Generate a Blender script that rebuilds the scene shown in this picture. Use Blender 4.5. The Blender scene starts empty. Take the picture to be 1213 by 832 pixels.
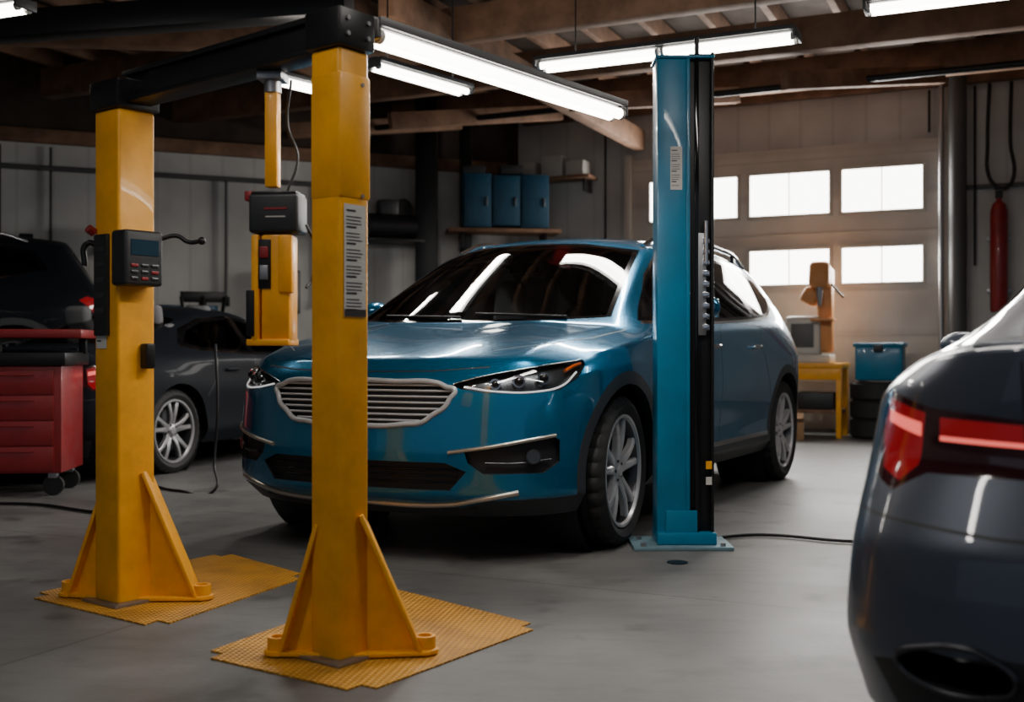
import bpy, bmesh, math, random
from mathutils import Vector, Matrix
from mathutils.bvhtree import BVHTree
random.seed(3)
C = bpy.context.scene.collection

# ---------------------------------------------------------------- materials
def mat(name, col, rough=0.5, metal=0.0, coat=0.0, emis=None, es=0.0, spec=0.5, noise=0.0, nscale=8.0, bump=0.0, bscale=60.0):
    m = bpy.data.materials.new(name); m.use_nodes = True
    nt = m.node_tree; b = nt.nodes['Principled BSDF']
    b.inputs['Base Color'].default_value = (*col, 1)
    b.inputs['Roughness'].default_value = rough
    b.inputs['Metallic'].default_value = metal
    b.inputs['Coat Weight'].default_value = coat
    b.inputs['Coat Roughness'].default_value = 0.03
    b.inputs['Specular IOR Level'].default_value = spec
    if emis:
        b.inputs['Emission Color'].default_value = (*emis, 1)
        b.inputs['Emission Strength'].default_value = es
    tc = nt.nodes.new('ShaderNodeTexCoord')
    if noise > 0:
        n = nt.nodes.new('ShaderNodeTexNoise'); n.inputs['Scale'].default_value = nscale; n.inputs['Detail'].default_value = 8
        n.inputs['Roughness'].default_value = .62
        r = nt.nodes.new('ShaderNodeValToRGB')
        r.color_ramp.elements[0].position = 0.3; r.color_ramp.elements[1].position = 0.6
        r.color_ramp.elements[0].color = (*[c*(1-noise) for c in col], 1)
        r.color_ramp.elements[1].color = (*[min(1, c*(1+noise*0.4)) for c in col], 1)
        nt.links.new(tc.outputs['Object'], n.inputs['Vector'])
        nt.links.new(n.outputs['Fac'], r.inputs['Fac']); nt.links.new(r.outputs['Color'], b.inputs['Base Color'])
        rr = nt.nodes.new('ShaderNodeMapRange'); rr.inputs['From Min'].default_value = .3; rr.inputs['From Max'].default_value = .7
        rr.inputs['To Min'].default_value = min(1, rough+.15); rr.inputs['To Max'].default_value = max(.05, rough-.08)
        nt.links.new(n.outputs['Fac'], rr.inputs['Value']); nt.links.new(rr.outputs['Result'], b.inputs['Roughness'])
    if bump > 0:
        n2 = nt.nodes.new('ShaderNodeTexNoise'); n2.inputs['Scale'].default_value = bscale
        bp = nt.nodes.new('ShaderNodeBump'); bp.inputs['Strength'].default_value = bump; bp.inputs['Distance'].default_value = 0.01
        nt.links.new(tc.outputs['Object'], n2.inputs['Vector']); nt.links.new(n2.outputs['Fac'], bp.inputs['Height'])
        nt.links.new(bp.outputs['Normal'], b.inputs['Normal'])
    return m

def glassmat(name, tint, refl=0.12, rough=0.02):
    m = bpy.data.materials.new(name); m.use_nodes = True
    nt = m.node_tree; nt.nodes.clear()
    o = nt.nodes.new('ShaderNodeOutputMaterial'); mx = nt.nodes.new('ShaderNodeMixShader')
    t = nt.nodes.new('ShaderNodeBsdfTransparent'); g = nt.nodes.new('ShaderNodeBsdfGlossy')
    f = nt.nodes.new('ShaderNodeFresnel'); f.inputs['IOR'].default_value = 1.5
    a = nt.nodes.new('ShaderNodeMath'); a.operation = 'ADD'; a.inputs[1].default_value = refl
    t.inputs['Color'].default_value = (*tint, 1); g.inputs['Roughness'].default_value = rough
    nt.links.new(f.outputs[0], a.inputs[0]); nt.links.new(a.outputs[0], mx.inputs[0])
    nt.links.new(t.outputs[0], mx.inputs[1]); nt.links.new(g.outputs[0], mx.inputs[2]); nt.links.new(mx.outputs[0], o.inputs[0])
    return m

M = {}
M['yellow'] = mat('yellow_paint', (0.90, 0.39, 0.010), 0.40, 0, 0.15, noise=0.18, nscale=5, bump=0.05)
M['black'] = mat('black_metal', (0.012, 0.012, 0.013), 0.4, 0.3)
M['plastic'] = mat('black_plastic', (0.018, 0.019, 0.021), 0.5)
M['clad'] = mat('grey_cladding', (0.032, 0.036, 0.042), 0.45)
M['gloss'] = mat('gloss_black', (0.006, 0.006, 0.007), 0.08)
M['rubber'] = mat('tyre_rubber', (0.016, 0.016, 0.017), 0.7, bump=0.1)
M['chrome'] = mat('chrome', (0.80, 0.80, 0.81), 0.12, 1.0)
M['bar'] = mat('grille_bar_silver', (0.50, 0.51, 0.53), 0.35, 0.25, 0.3)
M['alloy'] = mat('alloy_wheel', (0.66, 0.66, 0.68), 0.28, 0.45, 0.4)
M['dalloy'] = mat('dark_alloy', (0.10, 0.10, 0.11), 0.35, 0.9)
M['steel'] = mat('steel', (0.35, 0.35, 0.36), 0.4, 0.9)
M['champ'] = mat('satin_trim', (0.60, 0.54, 0.46), 0.28, 0.9)
M['bluep'] = mat('blue_lift_paint', (0.004, 0.17, 0.31), 0.38, 0, 0.2, noise=0.15, nscale=5)
M['bluedark'] = mat('blue_cabinet_paint', (0.004, 0.060, 0.115), 0.5, noise=0.2)
M['blueplate'] = mat('blue_grey_plate', (0.16, 0.27, 0.32), 0.5, 0.2, noise=0.2)
M['paintblue'] = mat('car_paint_blue', (0.006, 0.165, 0.33), 0.22, 0.65, 1.0)
M['paintgrey'] = mat('car_paint_slate', (0.070, 0.085, 0.118), 0.38, 0.35, 0.8)
M['paintblack'] = mat('car_paint_black', (0.010, 0.012, 0.016), 0.5, 0.0, 0.03, spec=0.06)
M['glass'] = glassmat('car_glass', (0.82, 0.87, 0.87), 0.01)
M['dglass'] = glassmat('tinted_glass', (0.12, 0.13, 0.14), 0.02)
M['lens'] = glassmat('lamp_lens', (0.92, 0.94, 0.96), 0.03)
M['lampin'] = mat('lamp_housing', (0.10, 0.105, 0.11), 0.25, 0.8)
M['led'] = mat('led_strip', (0.9, 0.9, 0.95), 0.2, emis=(1, 0.97, 0.92), es=0.7)
M['amber'] = mat('amber_marker', (0.7, 0.12, 0.01), 0.2, 0, 1.0)
M['red'] = mat('red_paint', (0.26, 0.012, 0.014), 0.4, 0, 0.2, noise=0.2)
M['tail'] = mat('tail_light_red', (0.26, 0.008, 0.014), 0.12, 0, 1.0, emis=(1, 0.03, 0.04), es=0.13)
M['tailhot'] = mat('tail_light_lit', (0.6, 0.05, 0.05), 0.2, emis=(1, 0.16, 0.13), es=1.2)
M['taildark'] = mat('tail_light_smoked', (0.05, 0.012, 0.016), 0.1, 0, 1.0)
M['seat'] = mat('seat_fabric', (0.18, 0.18, 0.185), 0.8)
M['dash'] = mat('dashboard', (0.09, 0.09, 0.093), 0.7)
M['paper'] = mat('white_label', (0.62, 0.60, 0.56), 0.6)
M['print'] = mat('label_print', (0.04, 0.04, 0.04), 0.6)
M['orange'] = mat('orange_paint', (0.62, 0.27, 0.09), 0.5)
M['cream'] = mat('cream_paint', (0.58, 0.56, 0.51), 0.5)
M['card'] = mat('cardboard', (0.35, 0.2, 0.1), 0.85, noise=0.2)
M['wood'] = mat('timber', (0.21, 0.112, 0.064), 0.75, noise=0.5, nscale=3, bump=0.2)
M['dwood'] = mat('dark_boards', (0.05, 0.032, 0.022), 0.85, noise=0.4, nscale=2)
M['tube'] = mat('fluorescent_tube', (1, 1, 1), 0.4, emis=(1.0, 0.95, 0.86), es=14)
M['pane'] = mat('frosted_window_pane', (0.9, 0.9, 0.9), 0.4, emis=(1.0, 0.97, 0.92), es=10)
M['screen'] = mat('display_screen', (0.01, 0.02, 0.03), 0.15, emis=(0.1, 0.4, 0.6), es=0.03)
M['housing'] = mat('lamp_tray', (0.10, 0.10, 0.10), 0.5, 0.2)

def stripes(name, c1, c2, scale, axis='X', rough=0.6, bump=0.4, sharp=0.12, noise=0.15):
    m = bpy.data.materials.new(name); m.use_nodes = True
    nt = m.node_tree; b = nt.nodes['Principled BSDF']; b.inputs['Roughness'].default_value = rough
    tc = nt.nodes.new('ShaderNodeTexCoord')
    w = nt.nodes.new('ShaderNodeTexWave'); w.bands_direction = axis; w.inputs['Scale'].default_value = scale
    r = nt.nodes.new('ShaderNodeValToRGB'); r.color_ramp.elements[0].position = 0; r.color_ramp.elements[1].position = sharp
    r.color_ramp.elements[0].color = (*c2, 1); r.color_ramp.elements[1].color = (*c1, 1)
    n = nt.nodes.new('ShaderNodeTexNoise'); n.inputs['Scale'].default_value = 1.2; n.inputs['Detail'].default_value = 8
    mp = nt.nodes.new('ShaderNodeMapRange'); mp.inputs['From Min'].default_value = .3; mp.inputs['From Max'].default_value = .7
    mp.inputs['To Min'].default_value = 1-noise*2; mp.inputs['To Max'].default_value = 1+noise*.3
    mul = nt.nodes.new('ShaderNodeMix'); mul.data_type = 'RGBA'; mul.blend_type = 'MULTIPLY'; mul.inputs['Factor'].default_value = 1
    bp = nt.nodes.new('ShaderNodeBump'); bp.inputs['Strength'].default_value = bump; bp.inputs['Distance'].default_value = 0.02
    L = nt.links.new
    L(tc.outputs['Object'], w.inputs['Vector']); L(w.outputs['Fac'], r.inputs['Fac']); L(tc.outputs['Object'], n.inputs['Vector'])
    L(n.outputs['Fac'], mp.inputs['Value']); L(r.outputs['Color'], mul.inputs['A']); L(mp.outputs['Result'], mul.inputs['B'])
    L(mul.outputs['Result'], b.inputs['Base Color']); L(w.outputs['Fac'], bp.inputs['Height']); L(bp.outputs['Normal'], b.inputs['Normal'])
    return m
M['siding'] = stripes('wall_siding', (0.62, 0.61, 0.58), (0.54, 0.53, 0.50), 0.8, bump=.06, sharp=.04)
M['door'] = stripes('sectional_door', (0.70, 0.68, 0.63), (0.62, 0.60, 0.56), 0.55, 'Z', bump=.1)

def floor_mat():
    m = bpy.data.materials.new('polished_concrete'); m.use_nodes = True
    nt = m.node_tree; b = nt.nodes['Principled BSDF']; L = nt.links.new
    b.inputs['Specular IOR Level'].default_value = .4
    tc = nt.nodes.new('ShaderNodeTexCoord')
    n = nt.nodes.new('ShaderNodeTexNoise'); n.inputs['Scale'].default_value = 0.85; n.inputs['Detail'].default_value = 12; n.inputs['Roughness'].default_value = .7
    r = nt.nodes.new('ShaderNodeValToRGB'); e = r.color_ramp.elements
    e[0].position = .34; e[0].color = (0.080, 0.079, 0.078, 1); e[1].position = .68; e[1].color = (0.165, 0.163, 0.159, 1)
    n2 = nt.nodes.new('ShaderNodeTexNoise'); n2.inputs['Scale'].default_value = 3.0; n2.inputs['Detail'].default_value = 5
    r2 = nt.nodes.new('ShaderNodeValToRGB'); e = r2.color_ramp.elements
    e[0].position = .30; e[0].color = (.50, .50, .50, 1); e[1].position = .39; e[1].color = (1, 1, 1, 1)
    mul = nt.nodes.new('ShaderNodeMix'); mul.data_type = 'RGBA'; mul.blend_type = 'MULTIPLY'; mul.inputs['Factor'].default_value = 1
    br = nt.nodes.new('ShaderNodeTexBrick'); br.offset = 0; br.inputs['Scale'].default_value = 1
    br.inputs['Brick Width'].default_value = 3.2; br.inputs['Row Height'].default_value = 3.2; br.inputs['Mortar Size'].default_value = .006
    br.inputs['Color1'].default_value = (1, 1, 1, 1); br.inputs['Color2'].default_value = (1, 1, 1, 1); br.inputs['Mortar'].default_value = (.5, .5, .5, 1)
    mp = nt.nodes.new('ShaderNodeMapping'); mp.inputs['Rotation'].default_value = (0, 0, .44); mp.inputs['Location'].default_value = (.4, 1.1, 0)
    mul2 = nt.nodes.new('ShaderNodeMix'); mul2.data_type = 'RGBA'; mul2.blend_type = 'MULTIPLY'; mul2.inputs['Factor'].default_value = 1
    mp3 = nt.nodes.new('ShaderNodeMapping'); mp3.inputs['Rotation'].default_value = (0, 0, .6); mp3.inputs['Scale'].default_value = (4, 14, 1)
    n4 = nt.nodes.new('ShaderNodeTexNoise'); n4.inputs['Scale'].default_value = 1.0; n4.inputs['Detail'].default_value = 8
    r4 = nt.nodes.new('ShaderNodeValToRGB'); e = r4.color_ramp.elements
    e[0].position = .34; e[0].color = (.84, .84, .84, 1); e[1].position = .5; e[1].color = (1, 1, 1, 1)
    mul3 = nt.nodes.new('ShaderNodeMix'); mul3.data_type = 'RGBA'; mul3.blend_type = 'MULTIPLY'; mul3.inputs['Factor'].default_value = 1
    L(tc.outputs['Object'], mp3.inputs['Vector']); L(mp3.outputs[0], n4.inputs['Vector']); L(n4.outputs['Fac'], r4.inputs['Fac'])
    L(tc.outputs['Object'], n.inputs['Vector']); L(tc.outputs['Object'], n2.inputs['Vector']); L(tc.outputs['Object'], mp.inputs['Vector']); L(mp.outputs[0], br.inputs['Vector'])
    L(n.outputs['Fac'], r.inputs['Fac']); L(n2.outputs['Fac'], r2.inputs['Fac'])
    L(r.outputs['Color'], mul.inputs['A']); L(r2.outputs['Color'], mul.inputs['B'])
    L(mul.outputs['Result'], mul2.inputs['A']); L(br.outputs['Color'], mul2.inputs['B'])
    L(mul2.outputs['Result'], mul3.inputs['A']); L(r4.outputs['Color'], mul3.inputs['B']); L(mul3.outputs['Result'], b.inputs['Base Color'])
    rr = nt.nodes.new('ShaderNodeMapRange'); rr.inputs['From Min'].default_value = .3; rr.inputs['From Max'].default_value = .7
    rr.inputs['To Min'].default_value = .40; rr.inputs['To Max'].default_value = .58
    L(n.outputs['Fac'], rr.inputs['Value']); L(rr.outputs['Result'], b.inputs['Roughness'])
    n3 = nt.nodes.new('ShaderNodeTexNoise'); n3.inputs['Scale'].default_value = 40
    bp = nt.nodes.new('ShaderNodeBump'); bp.inputs['Strength'].default_value = .08; bp.inputs['Distance'].default_value = .01
    L(tc.outputs['Object'], n3.inputs['Vector']); L(n3.outputs['Fac'], bp.inputs['Height']); L(bp.outputs['Normal'], b.inputs['Normal'])
    return m
M['floor'] = floor_mat()

def tread_mat():
    m = bpy.data.materials.new('yellow_tread_plate'); m.use_nodes = True
    nt = m.node_tree; b = nt.nodes['Principled BSDF']; L = nt.links.new
    b.inputs['Roughness'].default_value = .45
    tc = nt.nodes.new('ShaderNodeTexCoord')
    ws = []
    for ang in (0.2, 1.77):
        mp = nt.nodes.new('ShaderNodeMapping'); mp.inputs['Rotation'].default_value = (0, 0, ang)
        w = nt.nodes.new('ShaderNodeTexWave'); w.inputs['Scale'].default_value = 15
        L(tc.outputs['Object'], mp.inputs['Vector']); L(mp.outputs[0], w.inputs['Vector']); ws.append(w)
    mu = nt.nodes.new('ShaderNodeMath'); mu.operation = 'MULTIPLY'
    L(ws[0].outputs['Fac'], mu.inputs[0]); L(ws[1].outputs['Fac'], mu.inputs[1])
    r = nt.nodes.new('ShaderNodeValToRGB'); e = r.color_ramp.elements
    e[0].color = (.50, .22, .018, 1); e[1].color = (.80, .42, .06, 1); e[1].position = .6
    nn = nt.nodes.new('ShaderNodeTexNoise'); nn.inputs['Scale'].default_value = 4; nn.inputs['Detail'].default_value = 8
    rn = nt.nodes.new('ShaderNodeValToRGB'); e = rn.color_ramp.elements
    e[0].position = .35; e[0].color = (.45, .42, .38, 1); e[1].position = .55; e[1].color = (1, 1, 1, 1)
    mx = nt.nodes.new('ShaderNodeMix'); mx.data_type = 'RGBA'; mx.blend_type = 'MULTIPLY'; mx.inputs['Factor'].default_value = .6
    bp = nt.nodes.new('ShaderNodeBump'); bp.inputs['Strength'].default_value = .8; bp.inputs['Distance'].default_value = .01
    L(tc.outputs['Object'], nn.inputs['Vector']); L(nn.outputs['Fac'], rn.inputs['Fac'])
    L(mu.outputs[0], r.inputs['Fac']); L(r.outputs['Color'], mx.inputs['A']); L(rn.outputs['Color'], mx.inputs['B']); L(mx.outputs['Result'], b.inputs['Base Color'])
    L(mu.outputs[0], bp.inputs['Height']); L(bp.outputs['Normal'], b.inputs['Normal'])
    return m
M['tread'] = tread_mat()

# ---------------------------------------------------------------- helpers
def empty(name, loc=(0, 0, 0), rz=0, parent=None):
    e = bpy.data.objects.new(name, None); e.empty_display_size = .1
    e.location = loc; e.rotation_euler = (0, 0, rz); C.objects.link(e)
    if parent: e.parent = parent
    return e

def meshobj(name, bm, mats, parent=None, loc=(0, 0, 0), rot=(0, 0, 0), smooth=None):
    if smooth is not None:
        bm.normal_update()
        for f in bm.faces: f.smooth = True
        for e in bm.edges:
            if len(e.link_faces) == 2 and e.calc_face_angle(0) > smooth: e.smooth = False
    me = bpy.data.meshes.new(name); bm.to_mesh(me); bm.free()
    for m in (mats if isinstance(mats, (list, tuple)) else [mats]): me.materials.append(m)
    o = bpy.data.objects.new(name, me); C.objects.link(o); o.location = loc; o.rotation_euler = rot
    if parent: o.parent = parent
    return o

def box(name, c, s, m, parent=None, rot=(0, 0, 0), bev=0.004, seg=2):
    bm = bmesh.new(); bmesh.ops.create_cube(bm, size=1)
    for v in bm.verts: v.co = Vector((v.co.x*s[0], v.co.y*s[1], v.co.z*s[2]))
    if bev > 0:
        bmesh.ops.bevel(bm, geom=bm.edges[:], offset=min(bev, min(s)*.45), segments=seg, affect='EDGES', profile=.5)
    return meshobj(name, bm, m, parent, c, rot, smooth=.6)

def cyl(name, p0, p1, r, m, parent=None, n=24, r2=None, bev=0):
    p0, p1 = Vector(p0), Vector(p1); d = p1-p0
    bm = bmesh.new(); bmesh.ops.create_cone(bm, cap_ends=True, segments=n, radius1=r, radius2=r if r2 is None else r2, depth=d.length)
    o = meshobj(name, bm, m, parent, (p0+p1)/2, d.to_track_quat('Z', 'Y').to_euler(), smooth=.6)
    return o

def wire(name, pts, r, m, parent=None, cyclic=False, smooth=True, res=3, sy=1.0):
    cu = bpy.data.curves.new(name, 'CURVE'); cu.dimensions = '3D'; cu.bevel_depth = r; cu.bevel_resolution = res
    sp = cu.splines.new('BEZIER' if smooth else 'POLY')
    if smooth:
        sp.bezier_points.add(len(pts)-1)
        for b, p in zip(sp.bezier_points, pts): b.co = p; b.handle_left_type = b.handle_right_type = 'AUTO'
    else:
        sp.points.add(len(pts)-1)
        for b, p in zip(sp.points, pts): b.co = (*p, 1)
    sp.use_cyclic_u = cyclic; cu.materials.append(m); cu.use_fill_caps = True
    o = bpy.data.objects.new(name, cu); C.objects.link(o)
    if parent: o.parent = parent
    return o

def prism(name, poly, z0, z1, m, parent=None, loc=(0, 0, 0), rot=(0, 0, 0), bev=0, vb=0, segs=6):
    bm = bmesh.new(); vs = [bm.verts.new((x, y, z0)) for x, y in poly]; f = bm.faces.new(vs)
    if vb: bmesh.ops.bevel(bm, geom=bm.verts[:], offset=vb, segments=segs, affect='VERTICES')
    r = bmesh.ops.extrude_face_region(bm, geom=bm.faces[:])
    for v in r['geom']:
        if isinstance(v, bmesh.types.BMVert): v.co.z = z1
    bmesh.ops.recalc_face_normals(bm, faces=bm.faces[:])
    if bev: bmesh.ops.bevel(bm, geom=[e for e in bm.edges if e.calc_face_angle(0) > .6], offset=bev, segments=2, affect='EDGES')
    return meshobj(name, bm, m, parent, loc, rot, smooth=.5)

def revolve(name, prof, n, m, parent=None, loc=(0, 0, 0), rot=(0, 0, 0), closed=False, fn=None, smooth=.5, mats=None):
    """profile (r, y) about the Y axis"""
    bm = bmesh.new(); rings = []
    for i in range(n):
        a = 2*math.pi*i/n
        rings.append([bm.verts.new(((r+(fn(i, k) if fn else 0))*math.cos(a), y, (r+(fn(i, k) if fn else 0))*math.sin(a))) for k, (r, y) in enumerate(prof)])
    K = len(prof)
    for i in range(n):
        A, B = rings[i], rings[(i+1) % n]
        for k in range(K if closed else K-1):
            bm.faces.new((A[k], A[(k+1) % K], B[(k+1) % K], B[k]))
    bmesh.ops.remove_doubles(bm, verts=bm.verts[:], dist=1e-5)
    bmesh.ops.recalc_face_normals(bm, faces=bm.faces[:])
    return meshobj(name, bm, m, parent, loc, rot, smooth=smooth)

# ---------------------------------------------------------------- car
def smooth_cage(cap, levels, W, lvl, creases, df, dr, fy, ry, flare):
    """box-topology half cage -> mirrored -> subdivided bmesh"""
    bm = bmesh.new(); cl = bm.edges.layers.float.new('crease_edge')
    n = len(cap)
    V = [[bm.verts.new((p[0], p[1]*W, p[2])) for p in row] for row in cap]
    ring = [V[0][0], V[0][1], V[0][2], V[0][3]] + [V[i][3] for i in range(1, n-1)] + [V[n-1][3], V[n-1][2], V[n-1][1], V[n-1][0]]
    R = [ring]
    for li, l in enumerate(levels):
        row = []
        for j in range(4): row.append(bm.verts.new((l['xf']-df[j], fy[j]*W*l.get('wf', 1), l['zf']+(.0 if j < 3 else (l['zs']-l['zf'])*.25))))
        for i in range(1, n-1):
            z = l['zs']
            if i == 1: z = l['zs']*.5+l['zf']*.5
            if i == n-2: z = l['zs']*.6+l['zr']*.4
            row.append(bm.verts.new((cap[i][3][0], l['ys']*W*flare[i], z)))
        for j in (3, 2, 1, 0): row.append(bm.verts.new((l['xr']+dr[j], ry[j]*W*l.get('wr', 1), l['zr'])))
        R.append(row)
    for i in range(n-1):
        for j in range(3): bm.faces.new((V[i][j], V[i+1][j], V[i+1][j+1], V[i][j+1]))
    for a in range(len(R)-1):
        for k in range(len(ring)-1): bm.faces.new((R[a][k], R[a][k+1], R[a+1][k+1], R[a+1][k]))
    def cr(a, b, v):
        e = bm.edges.get((a, b))
        if e: e[cl] = v
    for typ, idx, val in creases:
        if typ == 'row':
            for j in range(3): cr(V[idx][j], V[idx][j+1], val)
        elif typ == 'col':
            c, i0, i1 = idx
            for i in range(i0, i1): cr(V[i][c], V[i+1][c], val)
        elif typ == 'lvl':
            l, k0, k1 = idx
            for k in range(k0, min(k1, len(ring)-1)): cr(R[l][k], R[l][k+1], val)
    geom = bm.verts[:]+bm.edges[:]+bm.faces[:]
    d = bmesh.ops.duplicate(bm, geom=geom)
    for g in d['geom']:
        if isinstance(g, bmesh.types.BMVert): g.co.y *= -1
    bmesh.ops.remove_doubles(bm, verts=bm.verts[:], dist=1e-5)
    bmesh.ops.recalc_face_normals(bm, faces=bm.faces[:])
    top = max(bm.faces, key=lambda f: f.calc_center_median().z)
    if top.normal.z < 0: bmesh.ops.reverse_faces(bm, faces=bm.faces[:])
    me = bpy.data.meshes.new('tmp'); bm.to_mesh(me); bm.free()
    o = bpy.data.objects.new('tmp', me); C.objects.link(o)
    s = o.modifiers.new('s', 'SUBSURF'); s.levels = lvl; s.render_levels = lvl
    bpy.context.view_layer.update()
    ev = o.evaluated_get(bpy.context.evaluated_depsgraph_get()); me2 = bpy.data.meshes.new_from_object(ev)
    b2 = bmesh.new(); b2.from_mesh(me2)
    bpy.data.objects.remove(o); bpy.data.meshes.remove(me); bpy.data.meshes.remove(me2)
    for f in b2.faces: f.material_index = 0
    b2.normal_update()
    return b2

def inside(p, poly):
    x, y = p; r = False; j = len(poly)-1
    for i in range(len(poly)):
        xi, yi = poly[i]; xj, yj = poly[j]
        if (yi > y) != (yj > y) and x < (xj-xi)*(y-yi)/(yj-yi)+xi: r = not r
        j = i
    return r

def segd(p, a, b):
    ax, ay = a; bx, by = b; px, py = p; dx, dy = bx-ax, by-ay; L2 = dx*dx+dy*dy
    t = 0 if L2 == 0 else max(0, min(1, ((px-ax)*dx+(py-ay)*dy)/L2))
    return math.hypot(px-ax-t*dx, py-ay-t*dy)

class Proj:
    def __init__(s, n, r, u, filt): s.n, s.r, s.u, s.filt = Vector(n).normalized(), Vector(r).normalized(), Vector(u).normalized(), filt
    def co(s, p): return (p.dot(s.r), p.dot(s.u))
    def p3(s, q): return s.r*q[0]+s.u*q[1]

def cut(bm, P, poly, mi=None, margin=.09, only=None):
    bm.normal_update()
    x0 = min(p[0] for p in poly)-margin; x1 = max(p[0] for p in poly)+margin
    y0 = min(p[1] for p in poly)-margin; y1 = max(p[1] for p in poly)+margin
    cand = set()
    for f in bm.faces:
        c = f.calc_center_median()
        if P.filt(c, f.normal):
            q = P.co(c)
            if x0 < q[0] < x1 and y0 < q[1] < y1: cand.add(f)
    for i in range(len(poly)):
        a, b = poly[i], poly[(i+1) % len(poly)]
        if math.hypot(a[0]-b[0], a[1]-b[1]) < 1e-6: continue
        fs = [f for f in cand if f.is_valid and segd(P.co(f.calc_center_median()), a, b) < margin]
        if not fs: continue
        es = set(e for f in fs for e in f.edges); vs = set(v for f in fs for v in f.verts)
        no = (P.p3(b)-P.p3(a)).cross(P.n)
        r = bmesh.ops.bisect_plane(bm, geom=list(vs)+list(es)+fs, dist=1e-5, plane_co=P.p3(a), plane_no=no)
        for g in r['geom']:
            if isinstance(g, bmesh.types.BMFace): cand.add(g)
    bm.normal_update()
    out = []
    for f in cand:
        if not f.is_valid: continue
        c = f.calc_center_median()
        if inside(P.co(c), poly) and P.filt(c, f.normal) and (only is None or f.material_index in only): out.append(f)
    if mi is not None:
        for f in out: f.material_index = mi
    return out

def recess(bm, faces, vec, side_mat=None):
    r = bmesh.ops.extrude_face_region(bm, geom=faces)
    vs = [g for g in r['geom'] if isinstance(g, bmesh.types.BMVert)]
    fs = [g for g in r['geom'] if isinstance(g, bmesh.types.BMFace)]
    bmesh.ops.translate(bm, verts=vs, vec=vec)
    old = [f for f in faces if f.is_valid]
    if old: bmesh.ops.delete(bm, geom=old, context='FACES')
    if side_mat is not None:
        s = set(fs)
        for v in vs:
            for f in v.link_faces:
                if f not in s: f.material_index = side_mat
    return fs

def copyfaces(bm, faces, off, name, m, parent):
    b = bmesh.new(); mp = {}
    for f in faces:
        vs = []
        for v in f.verts:
            k = tuple(round(c, 6) for c in v.co)
            if k not in mp: mp[k] = b.verts.new(v.co+v.normal*off)
            vs.append(mp[k])
        try: b.faces.new(vs)
        except ValueError: pass
    return meshobj(name, b, m, parent, smooth=1.0)

def strip(a, b, w):
    dx, dy = b[0]-a[0], b[1]-a[1]; L = math.hypot(dx, dy); nx, ny = -dy/L*w/2, dx/L*w/2
    return [(a[0]+nx, a[1]+ny), (b[0]+nx, b[1]+ny), (b[0]-nx, b[1]-ny), (a[0]-nx, a[1]-ny)]

def wheel(parent, x, y, side, R, steer=0, am=None, rim_r=None, width=.235, nsp=5):
    w = empty('wheel', (x, y, R), (0 if side > 0 else math.pi)+steer, parent)
    h = width/2; rr = rim_r or R*.74
    prof = [(rr, -h*.82), (rr+.02, -h*.95), (R-.05, -h*1.04), (R-.018, -h*.93), (R-.002, -h*.80), (R, -h*.42), (R-.011, -h*.40), (R-.011, -h*.34), (R, -h*.32), (R+.001, -h*.04),
            (R-.011, -h*.03), (R-.011, h*.03), (R+.001, h*.04), (R, h*.32), (R-.011, h*.34), (R-.011, h*.40), (R, h*.42), (R-.002, h*.80), (R-.018, h*.93), (R-.05, h*1.04), (rr+.02, h*.95), (rr, h*.82)]
    def fn(i, k): return -.009 if (i % 4 == 0 and k in (3, 4, 5, 16, 17, 18)) else 0
    revolve('tyre', prof, 128, M['rubber'], w, fn=fn, smooth=.5)
    am = am or M['alloy']
    revolve('rim_barrel', [(rr+.004, h*.86), (rr-.006, h*.90), (rr-.018, h*.82), (rr-.026, h*.55), (rr-.04, -h*.3), (rr-.03, -h*.8), (rr+.0, -h*.82)], 64, M['dalloy'], w, smooth=.6)
    revolve('rim_lip', [(rr+.006, h*.84), (rr+.004, h*.93), (rr-.010, h*.93), (rr-.018, h*.82)], 64, am, w, smooth=.7)
    revolve('brake_disc', [(0, h*.0), (rr*.68, h*.0), (rr*.68, -h*.15), (0, -h*.15)], 48, M['dalloy'], w)
    revolve('wheel_backing', [(0, -h*.3), (rr-.02, -h*.3)], 48, M['plastic'], w)
    bm = bmesh.new()
    for i in range(nsp):
        a0 = 2*math.pi*i/nsp + .31
        for sgn in (-1, 1):
            secs = []
            for t in (0, .25, .5, .75, 1):
                r = .045+(rr-.014-.045)*t
                ang = a0+sgn*(.16+.07*t)
                if t == 0: ang = a0+sgn*.3
                wd = .025-.010*t+(.006 if t == 1 else 0)
                yo = h*.66+.012*math.sin(t*math.pi)+h*.14*t
                er = Vector((math.cos(ang), 0, math.sin(ang))); et = Vector((-math.sin(ang), 0, math.cos(ang)))
                c = er*r
                secs.append([bm.verts.new(c+et*(s1*wd*k)+Vector((0, yy, 0))) for s1, k, yy in ((-1, 1, yo-.035), (-1, 1, yo-.006), (-1, .55, yo), (1, .55, yo), (1, 1, yo-.006), (1, 1, yo-.035))])
            for a, b in zip(secs, secs[1:]):
                for k in range(6): bm.faces.new((a[k], a[(k+1) % 6], b[(k+1) % 6], b[k]))
    bmesh.ops.recalc_face_normals(bm, faces=bm.faces[:])
    meshobj('spokes', bm, am, w, smooth=.4)
    revolve('hub', [(0, h*.80), (.028, h*.79), (.034, h*.72), (.062, h*.66), (.07, h*.3)], 40, am, w, smooth=.4)
    for i in range(5):
        a = 2*math.pi*i/5
        cyl('lug_nut', (.05*math.cos(a), h*.6, .05*math.sin(a)), (.05*math.cos(a), h*.73, .05*math.sin(a)), .008, M['dalloy'], w, 6)
    return w

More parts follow.
